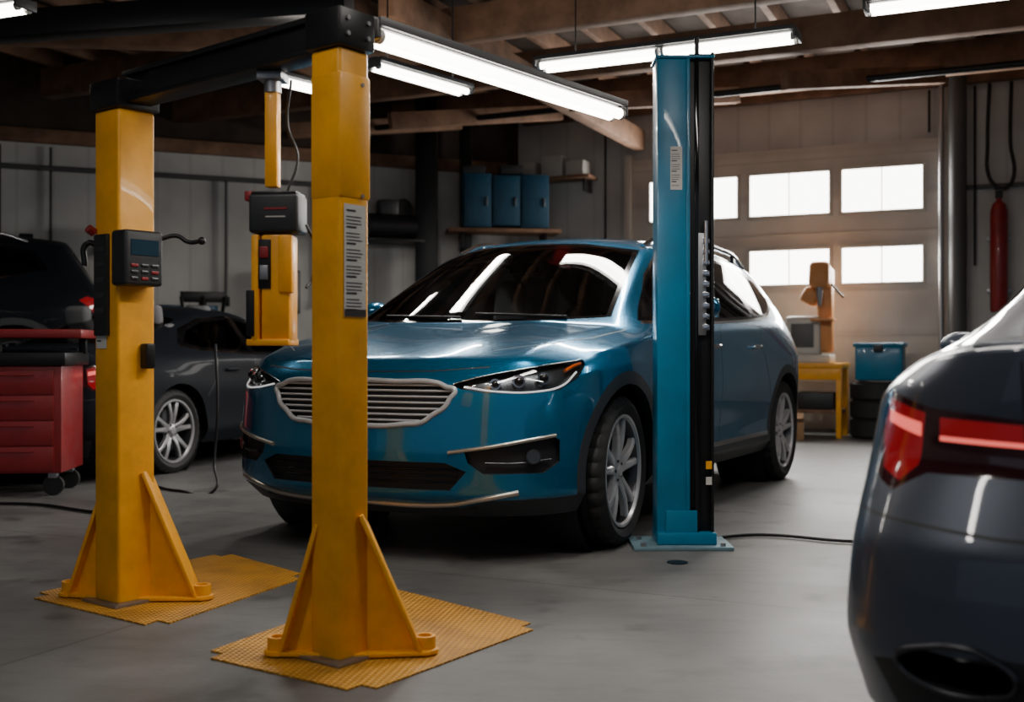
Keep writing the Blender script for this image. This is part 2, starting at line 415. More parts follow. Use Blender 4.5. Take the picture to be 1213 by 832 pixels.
def seat(parent, x, y, z, m):
    s = empty('seat', (x, y, z), 0, parent)
    box('cushion', (.05, 0, .08), (.5, .48, .18), m, s, bev=.06, seg=4)
    box('backrest', (-.25, 0, .40), (.16, .48, .62), m, s, (0, -.2, 0), bev=.06, seg=4)
    box('headrest', (-.34, 0, .78), (.1, .25, .18), m, s, (0, -.15, 0), bev=.045, seg=4)
    for k in (-.06, .06): cyl('headrest_post', (-.32, k, .62), (-.335, k, .74), .008, M['steel'], s, 8)

def side_proj(s, extra=lambda c: True):
    return Proj((0, s, 0), (1, 0, 0), (0, 0, 1), lambda c, n, s=s: c.y*s > .45 and n.y*s > .12 and extra(c))

def build_suv(name, loc, heading, paint, lvl=4, z=0, detail=True, glass='glass'):
    root = empty(name, (*loc, z), heading)
    W = 1.05; WB = 3.3
    cap = [
        [(.84, 0, .965), (.80, .40, .965), (.66, .74, .965), (.46, .92, .955)],
        [(.50, 0, 1.045), (.48, .41, 1.065), (.40, .77, 1.05), (.28, .965, .995)],
        [(.14, 0, 1.105), (.12, .42, 1.128), (.06, .80, 1.10), (-.02, .985, 1.035)],
        [(-.06, 0, 1.155), (-.09, .42, 1.165), (-.22, .815, 1.135), (-.30, .985, 1.075)],
        [(-.50, 0, 1.44), (-.53, .40, 1.435), (-.68, .75, 1.39), (-.72, .98, 1.10)],
        [(-1.0, 0, 1.71), (-1.02, .38, 1.705), (-1.14, .68, 1.63), (-1.16, .975, 1.125)],
        [(-1.7, 0, 1.785), (-1.7, .385, 1.775), (-1.7, .69, 1.70), (-1.7, .97, 1.145)],
        [(-2.5, 0, 1.80), (-2.5, .38, 1.79), (-2.5, .68, 1.71), (-2.5, .965, 1.175)],
        [(-3.25, 0, 1.775), (-3.25, .37, 1.765), (-3.23, .64, 1.69), (-3.2, .95, 1.215)],
        [(-3.80, 0, 1.72), (-3.79, .36, 1.71), (-3.74, .61, 1.63), (-3.72, .90, 1.24)],
        [(-4.15, 0, 1.18), (-4.13, .40, 1.18), (-4.07, .74, 1.18), (-3.96, .88, 1.17)]]
    lv = [dict(xf=.915, zf=.865, zs=.94, ys=1.0, xr=-4.23, zr=1.02),
          dict(xf=.935, zf=.70, zs=.74, ys=1.012, xr=-4.21, zr=.80),
          dict(xf=.955, zf=.52, zs=.52, ys=.985, xr=-4.27, zr=.58, wf=1.0),
          dict(xf=.945, zf=.32, zs=.34, ys=.99, xr=-4.25, zr=.38),
          dict(xf=.84, zf=.22, zs=.26, ys=.93, xr=-4.12, zr=.28, wf=.96)]
    flare = [1, 1.0, 1.015, 1.0, .985, .975, .975, .985, 1.005, 1.012, 1]
    creases = [('row', 3, .75), ('row', 0, .45), ('col', (2, 3, 9), .55), ('col', (2, 0, 3), .7), ('col', (1, 0, 3), .45), ('col', (3, 1, 9), .5), ('lvl', (1, 3, 14), .65), ('lvl', (3, 0, 17), .25), ('row', 9, .8), ('lvl', (4, 0, 17), .5), ('row', 5, .3)]
    bm = smooth_cage(cap, lv, W, lvl, creases, (0, .035, .15, .37), (0, .03, .10, .26), (0, .42, .78, .965), (0, .40, .74, .90), flare)
    bvh0 = BVHTree.FromBMesh(bm)
    mats = [paint, M['plastic'], M['gloss'], M[glass], M['lampin'], M['chrome'], M['tail'], M['champ'], M['dglass'], M['clad']]
    def hit(o, d):
        h = bvh0.ray_cast(Vector(o), Vector(d).normalized()); return h[0]
    R = .385; AR = .448; AO = .515
    for s in (1, -1):
        P = side_proj(s)
        for cx in (0, -WB):
            circ = [(cx+AO*math.cos(a), R+AO*math.sin(a)) for a in [2*math.pi*i/36 for i in range(36)]]
            cut(bm, P, circ, 9)
            circ = [(cx+AR*math.cos(a), R+AR*math.sin(a)) for a in [2*math.pi*i/36 for i in range(36)]]
            fs = cut(bm, P, circ)
            bmesh.ops.delete(bm, geom=fs, context='FACES')
        cut(bm, side_proj(s, lambda c: c.x < -.3 and c.x > -3.0), [(-.4, .15), (-.4, .385), (-2.9, .385), (-2.9, .15)], 9)
        cut(bm, P, strip((-.50, .40), (-2.80, .40), .03), 5)
        win = [(-.46, 1.17), (-.62, 1.27), (-.92, 1.445), (-1.2, 1.575), (-1.7, 1.642), (-2.5, 1.652), (-3.1, 1.622), (-3.48, 1.545), (-3.60, 1.38), (-3.1, 1.272), (-2.5, 1.228), (-1.7, 1.193), (-1.1, 1.178)]
        PW = Proj((0, s, 0), (1, 0, 0), (0, 0, 1), lambda c, n, s=s: c.y*s > .5 and n.y*s > .12 and c.z > 1.05)
        cut(bm, PW, [(x, zz+(.018 if zz > 1.3 else -.018)) for x, zz in win], 5)
        cut(bm, PW, win, 2)
        for g in ([(-.80, 1.20), (-.80, 1.36), (-.95, 1.44), (-1.22, 1.56), (-1.62, 1.614), (-1.62, 1.212)],
                  [(-.54, 1.195), (-.75, 1.325), (-.75, 1.198)],
                  [(-1.76, 1.215), (-1.76, 1.622), (-2.5, 1.632), (-2.58, 1.63), (-2.58, 1.252)],
                  [(-2.70, 1.262), (-2.70, 1.622), (-3.10, 1.60), (-3.42, 1.53), (-3.52, 1.40), (-3.1, 1.292)]):
            cut(bm, PW, g, 3 if g[0][0] > -1.7 else 8)
        if detail:
            PD = side_proj(s, lambda c: c.z < 1.2)
            lines = [[(-.60, 1.12), (-.62, .9), (-.60, .60), (-.56, .46)], [(-1.69, 1.18), (-1.70, .9), (-1.68, .42)],
                     [(-2.64, 1.22), (-2.68, 1.0), (-2.78, .80), (-2.84, .66)]]
            for L in lines:
                for a, b in zip(L, L[1:]): cut(bm, PD, strip(a, b, .009), 1, only=(0,))
    PF = Proj((1, 0, 0), (0, 1, 0), (0, 0, 1), lambda c, n: n.x > .15 and c.z > 1.1 and -1.25 < c.x < .1)
    ws = [(-.83, 1.185), (-.45, 1.165), (0, 1.16), (.45, 1.165), (.83, 1.185), (.775, 1.35), (.70, 1.58), (.675, 1.625), (.35, 1.67), (0, 1.68), (-.35, 1.67), (-.675, 1.625), (-.70, 1.58), (-.775, 1.35)]
    cut(bm, PF, ws, 2)
    wi = [(y*.965, 1.415+(zz-1.415)*.95) for y, zz in ws]
    cut(bm, PF, wi, 3)
    PR = Proj((-1, 0, 0), (0, -1, 0), (0, 0, 1), lambda c, n: n.x < -.2 and c.x < -3.5)
    cut(bm, PR, [(-.66, 1.26), (.66, 1.26), (.52, 1.58), (-.52, 1.58)], 8)
    if detail:
        PT = Proj((0, 0, 1), (1, 0, 0), (0, 1, 0), lambda c, n: n.z > .3 and c.x > -.4 and c.z < 1.2)
        for s in (1, -1):
            L = [(.62, .60*s), (.40, .82*s), (.1, .90*s), (-.28, .93*s)]
            for a, b in zip(L, L[1:]): cut(bm, PT, strip(a, b, .008), 1, only=(0,))
        PB2 = Proj((1, 0, 0), (0, 1, 0), (0, 0, 1), lambda c, n: n.x > .1 and c.x > .4 and c.z < 1.0)
        L = [(-.66, .925), (-.4, .905), (0, .90), (.4, .905), (.66, .925)]
        for a, b in zip(L, L[1:]): cut(bm, PB2, strip(a, b, .007), 1, only=(0,))
    PN = Proj((1, 0, 0), (0, 1, 0), (0, 0, 1), lambda c, n: n.x > .2 and c.x > .3 and c.z < .97)
    gr = [(-.53, .815), (-.44, .85), (0, .862), (.44, .85), (.53, .815), (.49, .74), (.38, .665), (.2, .645), (-.2, .645), (-.38, .665), (-.49, .74)]
    g1 = cut(bm, PN, gr, 1); recess(bm, g1, (-.035, 0, 0), 1)
    lg = [(-.60, .44), (-.50, .48), (.50, .48), (.60, .44), (.52, .35), (-.52, .35)]
    g2 = cut(bm, PN, lg, 1); recess(bm, g2, (-.03, 0, 0), 1)
    cut(bm, Proj((1, 0, 0), (0, 1, 0), (0, 0, 1), lambda c, n: c.x > .25 and c.z < .5), [(-1.2, .1), (1.2, .1), (1.2, .33), (.70, .305), (.55, .265), (-.55, .265), (-.70, .305), (-1.2, .33)], 9, only=(0, 1))
    for s in (1, -1):
        n = (.8, .6*s, 0); r = (-.6, .8*s, 0)
        PH = Proj(n, r, (0, 0, 1), lambda c, nn, s=s: c.x > .2 and c.y*s > .3 and nn.x*.8+nn.y*.6*s > .2 and .6 < c.z < 1.0)
        hl = [(-.10, .842), (.0, .872), (.18, .907), (.36, .935), (.55, .958), (.555, .935), (.50, .872), (.40, .818), (.24, .800), (.05, .805), (-.06, .822)]
        fs = cut(bm, PH, hl, 4)
        copyfaces(bm, fs, .002, 'headlight_lens', M['lens'], root)
        recess(bm, fs, Vector((-.045, -.02*s, 0)), 4)
        PG = Proj(n, r, (0, 0, 1), lambda c, nn, s=s: c.x > .3 and c.y*s > .4 and nn.x*.8+nn.y*.6*s > .1 and .3 < c.z < .68)
        fg = [(-.05, .54), (.36, .605), (.40, .585), (.40, .485), (.32, .435), (.04, .43), (-.03, .48)]
        fs = cut(bm, PG, fg, 1); recess(bm, fs, Vector((-.03, -.02*s, 0)), 1)
        PQ = Proj((-.75, .66*s, 0), (.66, .75*s, 0), (0, 0, 1), lambda c, nn, s=s: c.x < -3.5 and c.y*s > .3 and -nn.x*.75+nn.y*.66*s > .1)
        cut(bm, PQ, [(-2.4, 1.03), (-1.94, 1.12), (-1.85, 1.08), (-2.0, .96), (-2.4, .94)], 6)
    bnd = [e for e in bm.edges if e.is_boundary and abs((e.verts[0].co+e.verts[1].co).y/2) > .8 and min(v.co.z for v in e.verts) > .24]
    bnd = [e for e in bnd if any(abs(math.hypot(v.co.x-cx, v.co.z-R)-AR) < .02 for v in e.verts for cx in (0, -WB))]
    r = bmesh.ops.extrude_edge_only(bm, edges=bnd)
    for g in r['geom']:
        if isinstance(g, bmesh.types.BMVert): g.co.y -= math.copysign(.05, g.co.y)
        elif isinstance(g, bmesh.types.BMFace): g.material_index = 1
    meshobj('body_shell', bm, mats, root, smooth=.55)
    for s in (1, -1):
        for cx in (0, -WB):
            revolve('wheel_well_liner', [(0, .60*s), (AR+.007, .60*s), (AR+.007, .96*s)], 40, M['plastic'], root, (cx, 0, R))
    box('floor_pan', (-1.65, 0, .31), (4.9, 1.25, .1), M['plastic'], root)
    box('floor_pan', (-1.65, 0, .31), (2.3, 1.85, .1), M['plastic'], root)
    box('cabin_lining', (-2.0, 0, .62), (3.2, 1.66, .5), M['dash'], root, bev=.05)
    box('dashboard', (-.52, 0, 1.06), (.55, 1.6, .16), M['dash'], root, bev=.06, seg=4)
    for y in (-.42, .42):
        seat(root, -1.45, y, .80, M['seat']); seat(root, -2.4, y, .82, M['seat'])
    revolve('steering_wheel', [(.165+.014*math.cos(a), .014*math.sin(a)) for a in [i*math.pi/4 for i in range(8)]], 32, M['gloss'], root, (-.88, .42, 1.12), (0, 0, math.pi/2), closed=True)
    box('rear_view_mirror', (-.90, 0, 1.52), (.03, .22, .06), M['gloss'], root, bev=.01)
    wm = M['alloy'] if detail else M['dalloy']
    for cx, st in ((0, .07), (-WB, 0)):
        wheel(root, cx, .915, 1, R, st, am=wm, width=.25); wheel(root, cx, -.915, -1, R, st, am=wm, width=.25)
    def fr(y, zz, off=.0):
        p = hit((3, y, zz), (-1, 0, 0)); return (p.x+off, y, zz) if p else (.9, y, zz)
    for k, zz in enumerate((.672, .700, .728, .756, .784, .812, .838)):
        hw = [.36, .42, .46, .485, .505, .515, .47][k]
        pts = [fr(-hw+2*hw*i/12, zz, -.012) for i in range(13)]
        wire('grille_bar', pts, .0055, M['bar'], root)
    pts = []
    for i in range(len(gr)):
        a, b = gr[i], gr[(i+1) % len(gr)]
        for t in (0, .5): pts.append(fr(a[0]+(b[0]-a[0])*t, a[1]+(b[1]-a[1])*t, .0))
    wire('grille_surround', pts, .013, M['bar'], root, cyclic=True)
    p = fr(0, .755, .005)
    revolve('badge', [(0, .012), (.035, .014), (.05, .01), (.052, 0), (0, 0)], 40, M['chrome'], root, p, (0, 0, -math.pi/2))
    revolve('badge_ring', [(.055+.007*math.cos(a), .007*math.sin(a)) for a in [i*math.pi/3 for i in range(6)]], 40, M['chrome'], root, p, (0, 0, -math.pi/2), closed=True)
    for zz in (.385, .415, .445): wire('lower_grille_bar', [fr(-.55+.11*i, zz, -.018) for i in range(11)], .005, M['gloss'], root)
    wire('skid_trim', [fr(-.82, .345, .0), fr(-.66, .312, .004), fr(-.5, .28, .006), fr(0, .275, .006), fr(.5, .28, .006), fr(.66, .312, .004), fr(.82, .345, 0)], .014, M['champ'], root)
    for s in (1, -1):
        d = Vector((-.8, -.6*s, 0))
        def cr(sv, zz, off=0, s=s, d=d):
            o = Vector((-.6, .8*s, 0))*sv+Vector((0, 0, zz))-d*3
            h = hit(o, d); return (h-d*off) if h else Vector((.6, .8*s, zz))
        wire('fog_chrome', [cr(-.12, .528, .004), cr(.10, .562, .004), cr(.25, .588, .004), cr(.38, .607, .004)], .010, M['champ'], root)
        wire('fog_fin', [cr(.05, .48, -.016), cr(.2, .48, -.016), cr(.36, .495, -.016)], .006, M['dalloy'], root)
        c = cr(.27, .51, -.012)
        cyl('fog_lamp', c, c-d*.012, .036, M['lampin'], root, 28); cyl('fog_lamp_lens', c-d*.012, c-d*.016, .03, M['chrome'], root, 28)
        for sv, zz, rr in ((.10, .845, .026), (.21, .858, .030), (.33, .872, .030)):
            c = cr(sv, zz, -.03)
            cyl('projector_ring', c, c-d*.022, rr, M['chrome'], root, 28)
            bmx = bmesh.new(); bmesh.ops.create_uvsphere(bmx, u_segments=20, v_segments=12, radius=rr*.75)
            meshobj('projector_lens', bmx, M['gloss'], root, c-d*.018, smooth=3)
        wire('led_strip', [cr(-.04, .832, -.008), cr(.10, .812, -.008), cr(.30, .812, -.008), cr(.42, .838, -.008), cr(.50, .90, -.01)], .0045, M['led'], root)
        wire('turn_signal', [cr(.44, .905, -.012), cr(.49, .928, -.012), cr(.53, .940, -.01)], .008, M['amber'], root)
        wire('headlight_rim', [cr(-.09, .845, 0), cr(.0, .872, 0), cr(.18, .907, 0), cr(.36, .935, 0), cr(.54, .957, 0)], .003, M['chrome'], root)
        mr = empty('door_mirror', (-.90, 1.14*s, 1.25), 0, root)
        bmx = bmesh.new(); bmesh.ops.create_uvsphere(bmx, u_segments=24, v_segments=16, radius=1)
        for v in bmx.verts:
            x, y, zz = v.co; v.co = Vector((x*.085 if x > 0 else x*.045, y*.13, zz*.082)); v.co.x += .02*y
        meshobj('mirror_cap', bmx, paint, mr, smooth=3)
        box('mirror_stalk', (-.0, -.12*s, -.06), (.05, .12, .03), M['plastic'], mr, bev=.01)
        box('mirror_glass', (-.045, 0, 0), (.01, .2, .11), M['chrome'], mr, bev=.004)
        for hx in (-1.52, -2.48):
            h = hit((hx, 3*s, 1.03), (0, -s, 0))
            if h:
                box('door_handle', (hx, h.y+.022*s, 1.03), (.2, .022, .028), M['chrome'] if detail else paint, root, bev=.01)
        pts = []
        for i in range(9):
            x = -1.22-i*.275; h = hit((x, .66*s, 3), (0, 0, -1)); pts.append((x, .66*s, h.z+(.055 if 0 < i < 8 else .008)))
        wire('roof_rail', pts, .017, M['chrome'], root)
        for i in (1, 4, 7): box('rail_foot', (pts[i][0], .66*s, pts[i][2]-.03), (.06, .025, .06), M['gloss'], root)
        wire('wiper', [fr(.62*s if s > 0 else .0, 1.19, .02) , fr(.35*s if s > 0 else -.3, 1.20, .02), fr(.08 if s > 0 else -.58, 1.21, .02)], .007, M['plastic'], root)
    box('antenna_fin', (-3.4, 0, 1.785), (.14, .03, .05), paint, root, bev=.012)
    return root

def build_sedan(name, loc, heading, paint, lvl=4, back=0.0):
    root = empty(name, (*loc, 0), heading)
    W = 1.03; WB = 2.8; R = .345
    cap = [
        [(.80, 0, .70), (.77, .36, .70), (.66, .68, .71), (.48, .86, .72)],
        [(.45, 0, .80), (.43, .38, .80), (.38, .72, .79), (.28, .90, .77)],
        [(0, 0, .89), (0, .39, .885), (-.02, .74, .87), (-.05, .92, .84)],
        [(-.30, 0, .94), (-.33, .39, .94), (-.48, .74, .93), (-.55, .92, .89)],
        [(-.74, 0, 1.17), (-.77, .36, 1.165), (-.92, .67, 1.12), (-.95, .915, .91)],
        [(-1.15, 0, 1.38), (-1.17, .34, 1.375), (-1.30, .58, 1.32), (-1.30, .91, .93)],
        [(-1.65, 0, 1.435), (-1.65, .35, 1.425), (-1.65, .59, 1.365), (-1.65, .91, .95)],
        [(-2.15, 0, 1.40), (-2.15, .345, 1.39), (-2.13, .58, 1.325), (-2.13, .915, .96)],
        [(-2.62, 0, 1.22), (-2.61, .345, 1.21), (-2.57, .58, 1.16), (-2.57, .925, .97)],
        [(-3.10, 0, 1.04), (-3.08, .37, 1.04), (-3.02, .64, 1.03), (-3.00, .90, .975)],
        [(-3.80, 0, 1.02), (-3.78, .38, 1.02), (-3.70, .66, 1.01), (-3.56, .77, .975)]]
    lv = [dict(xf=.86, zf=.64, zs=.80, ys=.935, xr=-3.82, zr=.92, wr=.975),
          dict(xf=.90, zf=.54, zs=.66, ys=.95, xr=-3.80, zr=.76, wr=1.02),
          dict(xf=.92, zf=.42, zs=.48, ys=.925, xr=-3.89, zr=.58, wr=1.08),
          dict(xf=.90, zf=.30, zs=.33, ys=.935, xr=-3.91, zr=.36, wr=1.09),
          dict(xf=.80, zf=.20, zs=.22, ys=.88, xr=-3.82, zr=.19, wr=1.06)]
    flare = [1, 1.0, 1.01, 1.0, .985, .98, .98, .985, 1.01, 1.015, 1]
    creases = [('row', 3, .6), ('row', 0, .3), ('row', 9, .4), ('row', 10, .85), ('col', (2, 3, 9), .5), ('col', (3, 1, 9), .3), ('lvl', (0, 13, 17), .7), ('lvl', (1, 3, 14), .4), ('lvl', (2, 13, 17), .45), ('lvl', (3, 13, 17), .5), ('lvl', (4, 0, 17), .4)]
    bm = smooth_cage(cap, lv, W, lvl, creases, (0, .04, .16, .36), (0, .03, .11, .28), (0, .40, .74, .92), (0, .38, .70, .88), flare)
    bvh0 = BVHTree.FromBMesh(bm)
    def hit(o, d):
        h = bvh0.ray_cast(Vector(o), Vector(d).normalized()); return h[0]
    mats = [paint, M['plastic'], M['gloss'], M['dglass'], M['lampin'], M['chrome'], M['tail'], M['taildark'], M['tailhot']]
    for s in (1, -1):
        P = side_proj(s)
        for cx in (0, -WB):
            circ = [(cx+.39*math.cos(a), R+.39*math.sin(a)) for a in [2*math.pi*i/36 for i in range(36)]]
            bmesh.ops.delete(bm, geom=cut(bm, P, circ), context='FACES')
        PW = Proj((0, s, 0), (1, 0, 0), (0, 0, 1), lambda c, n, s=s: c.y*s > .45 and n.y*s > .12 and c.z > .9)
        win = [(-.72, .975), (-1.05, 1.13), (-1.34, 1.26), (-1.7, 1.31), (-2.1, 1.275), (-2.4, 1.18), (-2.60, 1.055), (-2.4, 1.02), (-1.8, .99)]
        cut(bm, PW, [(x, zz+(.014 if zz > 1.1 else -.014)) for x, zz in win], 5); cut(bm, PW, win, 2)
        for g in ([(-.85, .995), (-1.08, 1.12), (-1.36, 1.243), (-1.60, 1.28), (-1.60, 1.0)], [(-1.70, 1.005), (-1.70, 1.29), (-2.08, 1.258), (-2.34, 1.175), (-2.5, 1.075), (-2.38, 1.035)]): cut(bm, PW, g, 3)
        PD = side_proj(s, lambda c: c.z < .96)
        for L in ([(-.72, .9), (-.70, .3)], [(-1.65, .97), (-1.64, .3)], [(-2.22, .98), (-2.30, .75), (-2.42, .62)]):
            for a, b in zip(L, L[1:]): cut(bm, PD, strip(a, b, .008), 1, only=(0,))
        PH = Proj((.8, .6*s, 0), (-.6, .8*s, 0), (0, 0, 1), lambda c, nn, s=s: c.x > .2 and c.y*s > .3 and nn.x*.8+nn.y*.6*s > .2 and .5 < c.z < .8)
        cut(bm, PH, [(-.05, .60), (.2, .66), (.5, .715), (.5, .66), (.35, .59), (.0, .565)], 4)
        # tail lights (wrap-around corner); coordinates along (.6,.8s)
        PQ = Proj((-.80, .60*s, 0), (.60, .80*s, 0), (0, 0, 1), lambda c, nn, s=s: c.x < -3.2 and c.y*s > .12 and -nn.x*.8+nn.y*.6*s > .05 and .6 < c.z < 1.0)
        outer = [(-2.14, .842), (-1.80, .858), (-1.60, .876), (-1.42, .912), (-1.38, .86), (-1.42, .720), (-1.52, .690), (-1.60, .735), (-2.14, .738)]
        cut(bm, PQ, outer, 7)
        cut(bm, PQ, [(-2.12, .832), (-1.62, .856), (-1.62, .805), (-2.12, .790)], 6)
        cut(bm, PQ, [(-1.58, .864), (-1.50, .880), (-1.43, .893), (-1.415, .81), (-1.45, .735), (-1.53, .712), (-1.57, .75)], 6)
        cut(bm, PQ, [(-1.57, .842), (-1.44, .864), (-1.44, .840), (-1.57, .812)], 8)
        cut(bm, PQ, [(-2.10, .800), (-1.62, .816), (-1.62, .806), (-2.10, .791)], 8)
    PF = Proj((1, 0, 0), (0, 1, 0), (0, 0, 1), lambda c, n: n.x > .15 and c.z > .9 and -1.5 < c.x < -.2)
    cut(bm, PF, [(-.72, .965), (0, .955), (.72, .965), (.56, 1.31), (0, 1.35), (-.56, 1.31)], 3)
    PR = Proj((0, 0, 1), (1, 0, 0), (0, 1, 0), lambda c, n: n.z > .25 and -3.35 < c.x < -2.1 and c.z > 1.0)
    cut(bm, PR, [(-3.00, -.60), (-3.04, 0), (-3.00, .60), (-2.30, .53), (-2.28, 0), (-2.30, -.53)], 3)
    PB = Proj((-1, 0, 0), (0, 1, 0), (0, 0, 1), lambda c, n: n.x < -.1 and c.x < -3.4)
    for L in ([(-.56, .98), (-.54, .67), (.54, .67), (.56, .98)], [(-.93, .64), (-.6, .62), (.6, .62), (.93, .64)]):
        for a, b in zip(L, L[1:]): cut(bm, PB, strip(a, b, .007), 1, only=(0, 7, 6, 8))
    f = cut(bm, PB, [(-.86, .33), (-.6, .39), (.6, .39), (.86, .33), (.80, .2), (-.80, .2)], 1)
    f = cut(bm, PB, [(-.27, .60), (.27, .60), (.27, .47), (-.27, .47)], 2); recess(bm, f, (.02, 0, 0), 1)
    ex = lambda s: ((s*.58, .375), (s*.76, .378), (s*.80, .345), (s*.77, .31), (s*.60, .305), (s*.56, .34))
    for s in (1, -1):
        f = cut(bm, PB, list(ex(s)), 2)
        recess(bm, f, (.08, 0, 0), 2)
    PN = Proj((1, 0, 0), (0, 1, 0), (0, 0, 1), lambda c, n: n.x > .2 and c.x > .3)
    f = cut(bm, PN, [(-.35, .60), (.35, .60), (.28, .42), (-.28, .42)], 1); recess(bm, f, (-.03, 0, 0), 1)
    meshobj('body_shell', bm, mats, root, smooth=.55)
    wm = M['dalloy'] if paint == M['paintgrey'] else M['steel']
    for s in (1, -1):
        pts = []
        for (y, zz) in ex(s):
            h = hit((-6, y, zz), (1, 0, 0)); pts.append((h.x, y, zz) if h else (-3.8, y, zz))
        wire('exhaust_trim', pts, .007, M['dalloy'], root, cyclic=True)
        for cx in (0, -WB):
            revolve('wheel_well_liner', [(0, .56*s), (.398, .56*s), (.398, .88*s)], 40, M['plastic'], root, (cx, 0, R))
            wheel(root, cx, .815*s, s, R, 0, am=wm, width=.22)
        mr = empty('door_mirror', (-.85, 1.03*s, 1.03), 0, root)
        bmx = bmesh.new(); bmesh.ops.create_uvsphere(bmx, u_segments=20, v_segments=12, radius=1)
        for v in bmx.verts: v.co = Vector((v.co.x*.07, v.co.y*.11, v.co.z*.06))
        meshobj('mirror_cap', bmx, paint, mr, smooth=3)
        box('mirror_stalk', (0, -.1*s, -.04), (.04, .1, .025), M['plastic'], mr, bev=.008)
        for hx in (-1.45, -2.05):
            h = hit((hx, 3*s, .84), (0, -s, 0))
            if h: box('door_handle', (hx, h.y+.018*s, .84), (.18, .02, .024), paint, root, bev=.008)
    box('floor_pan', (-1.4, 0, .27), (4.2, 1.1, .1), M['plastic'], root)
    box('floor_pan', (-1.4, 0, .27), (1.9, 1.7, .1), M['plastic'], root)
    box('cabin_lining', (-1.6, 0, .6), (2.6, 1.5, .4), M['dash'], root, bev=.05)
    for y in (-.38, .38): seat(root, -1.4, y, .55, M['seat']); seat(root, -2.1, y, .53, M['seat'])
    pts = []
    for i in range(9):
        y = -.66+i*.165; pts.append((-3.735+.11*(abs(y)/.66)**2.2, y, 1.012))
    wire('boot_lip', pts, .012, paint, root)
    return root

hd = math.radians(28)
F = Vector((-math.sin(hd), -math.cos(hd))); Lf = Vector((math.cos(hd), -math.sin(hd)))
A = Vector((.537, 5.65)) - (.94+.05)*Lf
build_suv('suv', A, math.atan2(F.y, F.x), M['paintblue'], 4)
# grey sedan, foreground right (tail towards the viewer)
F2 = Vector((.495, .869)).normalized(); L2 = Vector((-F2.y, F2.x))
A2 = Vector((.785, 2.48)) + 3.65*F2 - .90*L2
build_sedan('sedan', A2, math.atan2(F2.y, F2.x), M['paintgrey'], 4)
# black sedan far left (tail towards the viewer, right flank visible)
F3 = Vector((.34, .94)).normalized(); L3 = Vector((-F3.y, F3.x))
A3 = Vector((-2.82, 9.0)) + 2.8*F3 + .85*L3
build_sedan('sedan', A3, math.atan2(F3.y, F3.x), M['paintblack'], 3)
# dark suv on a low scissor lift far left, tail to the right
wl = Vector((.918, .397)).normalized()
A4 = Vector((-4.35, 11.80)) - 4.2*wl
build_suv('suv', A4, math.atan2(-wl.y, -wl.x), M['paintblack'], 3, z=.42, detail=False, glass='dglass')
lr = empty('scissor_lift', (*A4, 0), math.atan2(-wl.y, -wl.x))
for s in (-.9, .9):
    box('runway', (-1.6, s, .385), (5.2, .5, .07), M['red'], lr)
    for x in (-3.6, -1.6, .4): box('scissor_leg', (x, s, .175), (.3, .3, .35), M['black'], lr)

# ---------------------------------------------------------------- yellow columns
u = Vector((.61, .79)).normalized(); v_ = Vector((u.y, -u.x)); ang = math.atan2(v_.y, v_.x)
def leg(parent, rz, reach, top, wd, r0):
    """inclined flat brace on a centre web with a foot cup, in the column's local frame"""
    e = empty('brace', (0, 0, 0), 0, parent)
    e.rotation_euler = (0, 0, rz)
    P0 = Vector((r0, 0, top)); P1 = Vector((reach, 0, .02))
    d = (P1-P0); L = d.length
    box('brace_flange', (P0+P1)/2, (.016, wd, L), M['yellow'], e, (0, -math.atan2(d.x, -d.z), 0), bev=.004)
    for yy in (0,):
        bm = bmesh.new(); th = .006
        tri = [(r0-.03, .012), (reach, .012), (r0-.0, top), (r0-.03, top)]
        a = [bm.verts.new((x, yy-th, z)) for x, z in tri]; b = [bm.verts.new((x, yy+th, z)) for x, z in tri]
        bm.faces.new(a); bm.faces.new(b[::-1])
        for k in range(4): bm.faces.new((a[k], a[(k+1) % 4], b[(k+1) % 4], b[k]))
        bmesh.ops.recalc_face_normals(bm, faces=bm.faces[:]); meshobj('brace_web', bm, M['yellow'], e)
    box('foot_pad', ((r0+reach)/2, 0, .018), (reach-r0+.06, wd, .014), M['yellow'], e, bev=.003)
    revolve('foot_cup', [(.022, .0), (.046, 0), (.046, .012), (.036, .015), (.036, .055), (.024, .055), (.022, .0)], 28, M['yellow'], e, (reach+.015, 0, .012), (math.pi/2, 0, 0))
    cyl('anchor_bolt', (reach+.015, 0, .01), (reach+.015, 0, .04), .015, M['steel'], e, 6)

def label(name, parent, c, w, h, rot, lines=10, dark_foot=False):
    l = empty(name, c, 0, parent); l.rotation_euler = rot
    box('sheet', (0, 0, 0), (w, .0016, h), M['paper'], l, bev=0)
    z = h/2-.02; k = 0
    while z > -h/2+.015:
        ww = w*(.75 if k % 4 else .5)*(.8+.2*random.random())
        box('text_line', (-(w*.82-ww)/2, -.0014, z), (ww, .0012, .0030 if k % 4 else .006), M['dalloy'], l, bev=0)
        z -= .011 if k % 4 else .02; k += 1
    if dark_foot: box('text_block', (0, -.0014, -h/2+.012), (w, .0012, .024), M['print'], l, bev=0)

